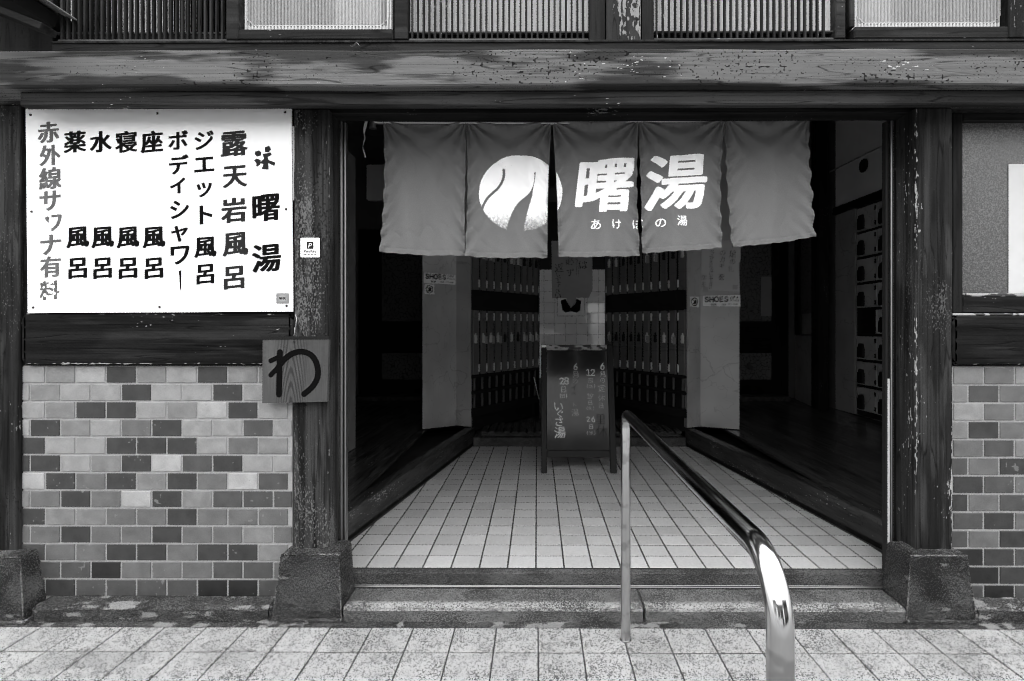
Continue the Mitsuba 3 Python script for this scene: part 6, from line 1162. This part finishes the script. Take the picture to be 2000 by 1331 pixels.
mr = thing('thin_rod', 'thin bright metal rod leaning left of the chalkboard', 'rod')
put(mr, rod((at(1042.5, 737, D2Y(4.6))[0], D2Y(4.6), at(1042.5, 737, D2Y(4.6))[1]), (at(1053, 780, D2Y(4.6))[0], D2Y(4.6), at(1053, 780, D2Y(4.6))[1]), .005, 10), 'chrome', True)

# ------------------------------------------------------------------ doors and cabinet in the room
def room_door(label, px0, px1, gl, Yd, slot=None):
    k = thing('glazed_door', label, 'door')
    x0, x1 = PX(px0, Yd), PX(px1, Yd); g0, g1 = PX(gl[0], Yd), PX(gl[1], Yd)
    part(k, 'stile', cbox(x0, g0, Yd, Yd + .04, ZP, 2.2, .003), 'dark_wood_z')
    if x1 - g1 > .01: part(k, 'stile', cbox(g1, x1, Yd, Yd + .04, ZP, 2.2, .003), 'dark_wood_z')
    zm0, zm1 = PZ(690, Yd), PZ(628, Yd); z4 = PZ(514, Yd)
    part(k, 'rail', cbox(g0, g1, Yd + .001, Yd + .04, zm0, zm1, .003), 'dark_wood_x')
    part(k, 'rail', cbox(g0, g1, Yd + .001, Yd + .04, ZP, PZ(742, Yd), .003), 'dark_wood_x')
    part(k, 'pane', cbox(g0, g1, Yd + .015, Yd + .02, z4, 2.2, .001), 'pattern_glass')
    part(k, 'pane', cbox(g0, g1, Yd + .015, Yd + .02, zm1, z4 - .001, .001), 'pattern_glass')
    part(k, 'panel', cbox(g0, g1, Yd + .015, Yd + .02, PZ(742, Yd), zm0, .001), 'pattern_glass')
    if slot: part(k, 'painted_light_slot', cbox(PX(slot[0], Yd), PX(slot[1], Yd), Yd + .008, Yd + .014, PZ(slot[3], Yd), PZ(slot[2], Yd), .002), 'old_paper')  # pale colour stands in for the light seen in the pane
    return k
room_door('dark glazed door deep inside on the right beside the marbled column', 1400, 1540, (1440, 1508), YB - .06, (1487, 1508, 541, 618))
room_door('dark glazed door deep inside on the left behind the curtain end', 700, 840, (745, 826), YB - .06)
sp = thing('sill_step', 'pale worn sill below the glazed door deep inside on the right', 'sill')
put(sp, cbox(PX(1430, YB - .3), PX(1545, YB - .3), YB - .3, YB - .07, ZP, ZP + .05, .004), 'sunoko_wood')
sp = thing('sill_step', 'pale worn sill below the glazed door deep inside on the left', 'sill')
put(sp, cbox(PX(690, YB - .3), PX(822, YB - .3), YB - .3, YB - .07, ZP, ZP + .05, .004), 'sunoko_wood')
wn = thing('wall_switchboard', 'pale rounded box high on the left inside beside the curtain', 'wall box')
(x0, z0), (x1, z1) = at(716, 391, D2Y(5.6)), at(775, 322, D2Y(5.6))
put(wn, prism([(x0, 0), (x1, 0), (x1, .06), (x0, .06)], 0, .1) if False else stand(flat(sbox(x0 + .02, z0 + .02, x1, z1 - .02).buffer(.02), .06), D2Y(5.6) + .06), 'plaster')
# side light beyond the corner post
sd = thing('side_light', 'narrow side light with patterned glass between the far door and the dark post', 'side light')
PS = Plane((2.98, YB - .08), (2.86, D2Y(5.55)))
PS.e, PS.n = PS.e, np.array([-abs(PS.n[0]), -abs(PS.n[1]), 0.0])
LS = math.hypot(.12, YB - .08 - D2Y(5.55))
def psb(u0, u1, z0, z1, d0, d1): return PS.lay(cbox(u0 * LS, u1 * LS, z0, z1, d0, d1, .002))
part(sd, 'panel', psb(0, 1, ZP, .98, 0, .02), 'marble_surface')
part(sd, 'pane', psb(.25, 1, .985, 2.2, 0, .01), 'pattern_glass')
part(sd, 'stile', psb(0, .25, .985, 2.3, 0, .03), 'dark_wood_z')
part(sd, 'notice', psb(.35, .85, 1.0, 1.22, .011, .013), 'marble_surface')
cp = thing('corner_post', 'dark post at the far right corner of the room', 'post')
put(cp, cbox(PX(1589, D2Y(5.5)), PX(1609, D2Y(5.5)), D2Y(5.4), D2Y(5.55), ZP, 3.29, .004), 'dark_wood_z')

# cabinet wall on the right: plane x = 3.0 facing the entrance
WX = 3.0
def wall_at(px, py):
    a, b = (px - CX) / F, -(py - CY) / F
    d = np.array([a * math.cos(YAW) - math.sin(YAW), math.cos(YAW) + a * math.sin(YAW), b]); t = WX / d[0]
    return CAM_Y + d[1] * t, CAM_Z + b * t
def wb(y0, y1, z0, z1, d0, d1, c=.002): return cbox(WX - d1, WX - d0, min(y0, y1), max(y0, y1), z0, z1, c)
cw = thing('side_wall', 'pale upper wall with a round dark vent inside on the right', 'wall')
ya, yb = D2Y(3.2), D2Y(5.45)
part(cw, 'plaster', wb(ya, yb, 2.27, 2.655, -.02, .0), 'plaster')
part(cw, 'plaster', wb(ya, yb, 2.657, 3.29, -.02, .0), 'plaster')
part(cw, 'picture_rail', wb(ya, yb, 2.20, 2.268, -.02, .03), 'dark_wood_x')
mp = thing('marble_panel', 'tall dim marbled panel between the dark corner post and the key cabinet', 'panel')
put(mp, wb(D2Y(5.12), yb, ZP + .005, 2.198, -.02, .0), 'marble_surface')
sc_ = thing('shoe_cabinet', 'cabinet of square doors with black locks on the right inner wall, one door ajar', 'cabinet')
ycs = [D2Y(5.10), D2Y(4.79), D2Y(4.48), D2Y(4.17), D2Y(3.86)]
zr = [2.19 - .237 * i for i in range(9)]
part(sc_, 'carcass', wb(D2Y(3.8), D2Y(5.115), ZP + .005, 2.198, -.06, -.022), 'black_metal')
for c_ in range(4):
    for r_ in range(8):
        y1, y0 = ycs[c_] - .012, ycs[c_ + 1] + .012
        z1, z0 = zr[r_] - .012, zr[r_ + 1] + .014
        m = wb(y0, y1, z0, z1, -.02, .0)
        lk = cat(wb(y1 - .13, y1 - .035, z0 + .012, z0 + .115, .0, .022, .006), wb(y1 - .12, y1 - .045, z0 + .1, z0 + .145, .0, .02, .008))
        hg = cat(wb(y0 - .006, y0 + .016, z0 + .02, z0 + .06, .0, .006), wb(y0 - .006, y0 + .016, z1 - .06, z1 - .02, .0, .006))
        if c_ == 0 and r_ == 4:
            R = trimesh.transformations.rotation_matrix(-.5, [0, 0, 1], [WX, y0, 0])
            for q in (m, lk, hg): q.apply_transform(R)
        d = part(sc_, 'door', m, 'cabinet_panel', label='door standing ajar' if (c_ == 0 and r_ == 4) else None)
        part(d, 'lock', lk, 'black_metal'); part(d, 'hinge', hg, 'black_metal')
vt = thing('round_vent', 'round black vent on the pale wall above the key cabinet', 'vent')
yv, zv = wall_at(1689, 324)
m = trimesh.creation.cylinder(.062, .012, sections=28); m.apply_transform(trimesh.transformations.rotation_matrix(math.pi / 2, [0, 1, 0]))
put(vt, m.apply_translation([WX - .012, yv, zv]), 'black_metal', 40)
tc = thing('wall_cable', 'thin straight moulding slanting across the pale wall above the key cabinet', 'moulding')
(y0, z0), (y1, z1) = wall_at(1613, 341), wall_at(1735, 281)
put(tc, rod((WX - .012, y0, z0), (WX - .012, y1, z1), .007, 8), 'marble_surface')

# ------------------------------------------------------------------ chalkboard stand
cb = thing('chalkboard_stand', 'folding black chalkboard with handwritten dates standing on the tiled floor', 'chalkboard')
Dy0, Dy1 = D2Y(3.60), D2Y(3.80)
zt = PZ(673, Dy1)
tilt = math.atan2(Dy1 - Dy0, zt - ZF)
Lc = math.hypot(Dy1 - Dy0, zt - ZF)
xcen = PX(1129, D2Y(3.7))
def cbp(m, h=0.0):
    """board space: x across, y up the slope from the floor, z out of the face"""
    v = m.vertices
    up = np.array([0, math.sin(tilt), math.cos(tilt)]); out = np.array([0, -math.cos(tilt), math.sin(tilt)])
    w = np.array([xcen, Dy0, ZF]) + v[:, :1] * [1, 0, 0] + v[:, 1:2] * up + (v[:, 2:] + h) * out
    return trimesh.Trimesh(w, m.faces, process=False)
hw0 = .252
cbx = lambda x0, x1, y0, y1, z0, z1, c=.003: cbp(cbox(x0, x1, y0, y1, z0, z1, c))
part(cb, 'leg', cbx(-hw0, -hw0 + .038, .0, Lc, -.03, .0), 'black_metal')
part(cb, 'leg', cbx(hw0 - .042, hw0, .0, Lc, -.03, .0), 'black_metal')
part(cb, 'top_rail', cbx(-hw0 + .0385, hw0 - .0425, Lc - .04, Lc - .002, -.03, -.002), 'worn_white')
part(cb, 'bottom_rail', cbx(-hw0 + .0385, hw0 - .0425, .105, .15, -.03, -.002), 'black_metal')
part(cb, 'board', cbx(-hw0 + .0385, hw0 - .0425, .1505, Lc - .0405, -.02, -.010, .001), 'chalkboard')
for s in (-1, 1):
    b = rbox(xcen + s * (hw0 - .02), Dy1 + .13, (zt + ZF) / 2, .036, .028, (zt - ZF) * 1.0, pitch=.27)
    part(cb, 'rear_leg', b, 'black_metal')
part(cb, 'label', cbx(-hw0 + .001, -hw0 + .036, Lc - .022, Lc - .004, .0005, .002, .0005), 'white_board')
class PB(Plane):
    def __init__(s): pass
    def on(s, px, py):
        a, b = (px - CX) / F, -(py - CY) / F
        d = np.array([a * math.cos(YAW) - math.sin(YAW), math.cos(YAW) + a * math.sin(YAW), b]); o = np.array([0, CAM_Y, CAM_Z])
        out = np.array([0, -math.cos(tilt), math.sin(tilt)]); p0 = np.array([xcen, Dy0, ZF]) - .01 * out
        t = ((p0 - o) @ out) / (d @ out); w = o + d * t
        return w[0] - xcen, (w - p0) @ np.array([0, math.sin(tilt), math.cos(tilt)])
BP = PB()
SB, OB = 4.545, (900, 640)
def chalk(chars, m, w=-.008, wob=.03):
    part(cb, 'lettering', cbp(flat(BP.text(chars, SB, OB, w=w, wob=wob), .0004), -.0098), m)
chalk([('6', 1257, 345, 62), ('月', 1257, 415, 54), ('の', 1258, 470, 42), ('定', 1252, 540, 66)], 'chalk', w=-.016)
chalk([('休', 1248, 625, 62), ('日', 1245, 693, 48)], 'chalk_dim')
chalk([('里', 1240, 815, 90), ('休', 1250, 920, 110)], 'chalk_ghost')
chalk([('1', 1133, 400, 62), ('2', 1172, 400, 62), ('日', 1152, 470, 42)], 'chalk', w=-.016)
chalk([('(', 1124, 520, 36), ('水', 1157, 520, 38), (')', 1188, 520, 36), ('日', 1150, 670, 40), ('2', 1132, 815, 46), ('6', 1176, 815, 52), ('日', 1157, 880, 42)], 'chalk', w=-.016)
chalk([('1', 1136, 610, 48), ('9', 1160, 610, 44), ('(', 1122, 717, 36), ('水', 1148, 717, 34), (')', 1178, 717, 36), ('(', 1124, 935, 36), ('水', 1158, 935, 40), (')', 1190, 935, 36)], 'chalk_dim', w=.0)
chalk([('6', 1018, 350, 58), ('月', 1018, 418, 54), ('の', 1015, 475, 44)], 'chalk_dim', w=.0)
chalk([('イ', 1003, 535, 44), ('ベ', 1003, 585, 40)], 'chalk_ghost')
chalk([('ト', 1012, 690, 42), ('湯', 1015, 755, 66)], 'chalk_dim', w=-.01)
chalk([('2', 896, 475, 62), ('8', 938, 475, 66), ('日', 912, 552, 54), ('(', 885, 608, 40), ('日', 910, 608, 34), (')', 938, 608, 40)], 'chalk', w=.004)
chalk([('い', 868, 703, 78), ('ぐ', 882, 765, 70), ('さ', 873, 835, 80), ('湯', 880, 932, 100)], 'chalk', w=.012)

# ------------------------------------------------------------------ handrail
hr = thing('handrail', 'polished steel handrail bent in an inverted U from pavement to step', 'handrail')
XR = PX(1222, -.087)
YA, YB2, ZR, RB = -.087, D2Y(.685), .788, .085
pth = [(XR, YA, -.01), (XR, YA, .02)] + [(XR, YA, z) for z in np.linspace(.05, ZR - .05, 8)]
pth += [(XR, YA - .05 * (1 - math.cos(t)), ZR - .05 + .05 * math.sin(t)) for t in np.linspace(0.1, math.pi / 2, 10)]
pth += [(XR, y, ZR) for y in np.linspace(YA - .08, YB2 + RB + .03, 14)]
pth += [(XR, YB2 + RB - RB * math.sin(t), ZR - RB + RB * math.cos(t)) for t in np.linspace(0, math.pi / 2, 22)]
pth += [(XR, YB2, z) for z in np.linspace(ZR - RB - .03, -.05, 8)]
part(hr, 'rail', tube(pth, .0168, 40), 'chrome', True)
part(hr, 'collar', cat(tube([(XR, YA, .0008), (XR, YA, .003)], .0195, 30)), 'dull_metal', 40)

# ------------------------------------------------------------------ unseen other side of the street, shaped for the reflections and the room light
HY = -6.6
def house(label, x0, x1, h, wins, m, door=None):
    ho = thing('house', label, 'house')
    part(ho, 'wall', cbox(x0, x1, HY - .3, HY, -.06, h, .01), m)
    part(ho, 'roof', cbox(x0 - .3, x1 + .3, HY - 3, HY + .5, h, h + .2, .02), 'house_roof')
    for x, z, w, hh in wins:
        f_ = part(ho, 'window', cat(cbox(x, x + w, HY - .01, HY + .05, z, z + .06, .004), cbox(x, x + w, HY - .01, HY + .05, z + hh - .06, z + hh, .004), cbox(x, x + .06, HY - .01, HY + .05, z + .06, z + hh - .06, .004), cbox(x + w - .06, x + w, HY - .01, HY + .05, z + .06, z + hh - .06, .004), cbox(x + w / 2 - .03, x + w / 2 + .03, HY - .01, HY + .05, z + .06, z + hh - .06, .004)), 'dull_metal')
        part(f_, 'pane', cbox(x + .06, x + w - .06, HY, HY + .012, z + .06, z + hh - .06, .001), 'house_glass')
    if door is not None: part(ho, 'door', cbox(door, door + .9, HY - .01, HY + .04, -.05, 2.0, .01), 'dark_wood_z')
house('pale low house across the street mirrored in the handrail', -3.2, 1.5, 2.3, ((-2.6, .9, 1.6, 1.1), (-.5, .9, 1.0, 1.1)), 'house_wall', .55)
house('added dark timber house across the street, put in for the handrail reflections', 2.3, 8.0, 2.9, ((3.2, .9, 1.6, 1.1), (5.6, .9, 1.6, 1.1)), 'dark_wood_z')  # dark house added to vary the reflections
house('second pale house further along the far side of the street', -9.5, -4.0, 2.9, ((-8.5, .9, 1.6, 1.1), (-6.2, .9, 1.6, 1.1)), 'house_wall')
po = thing('added_pole', 'added round concrete utility pole across the street, put in for the handrail reflections', 'pole')  # pole added for a dark streak in the reflections
put(po, rod((1.9, -5.6, -.06), (1.9, -5.6, 7), .14, 20), 'concrete', 40)
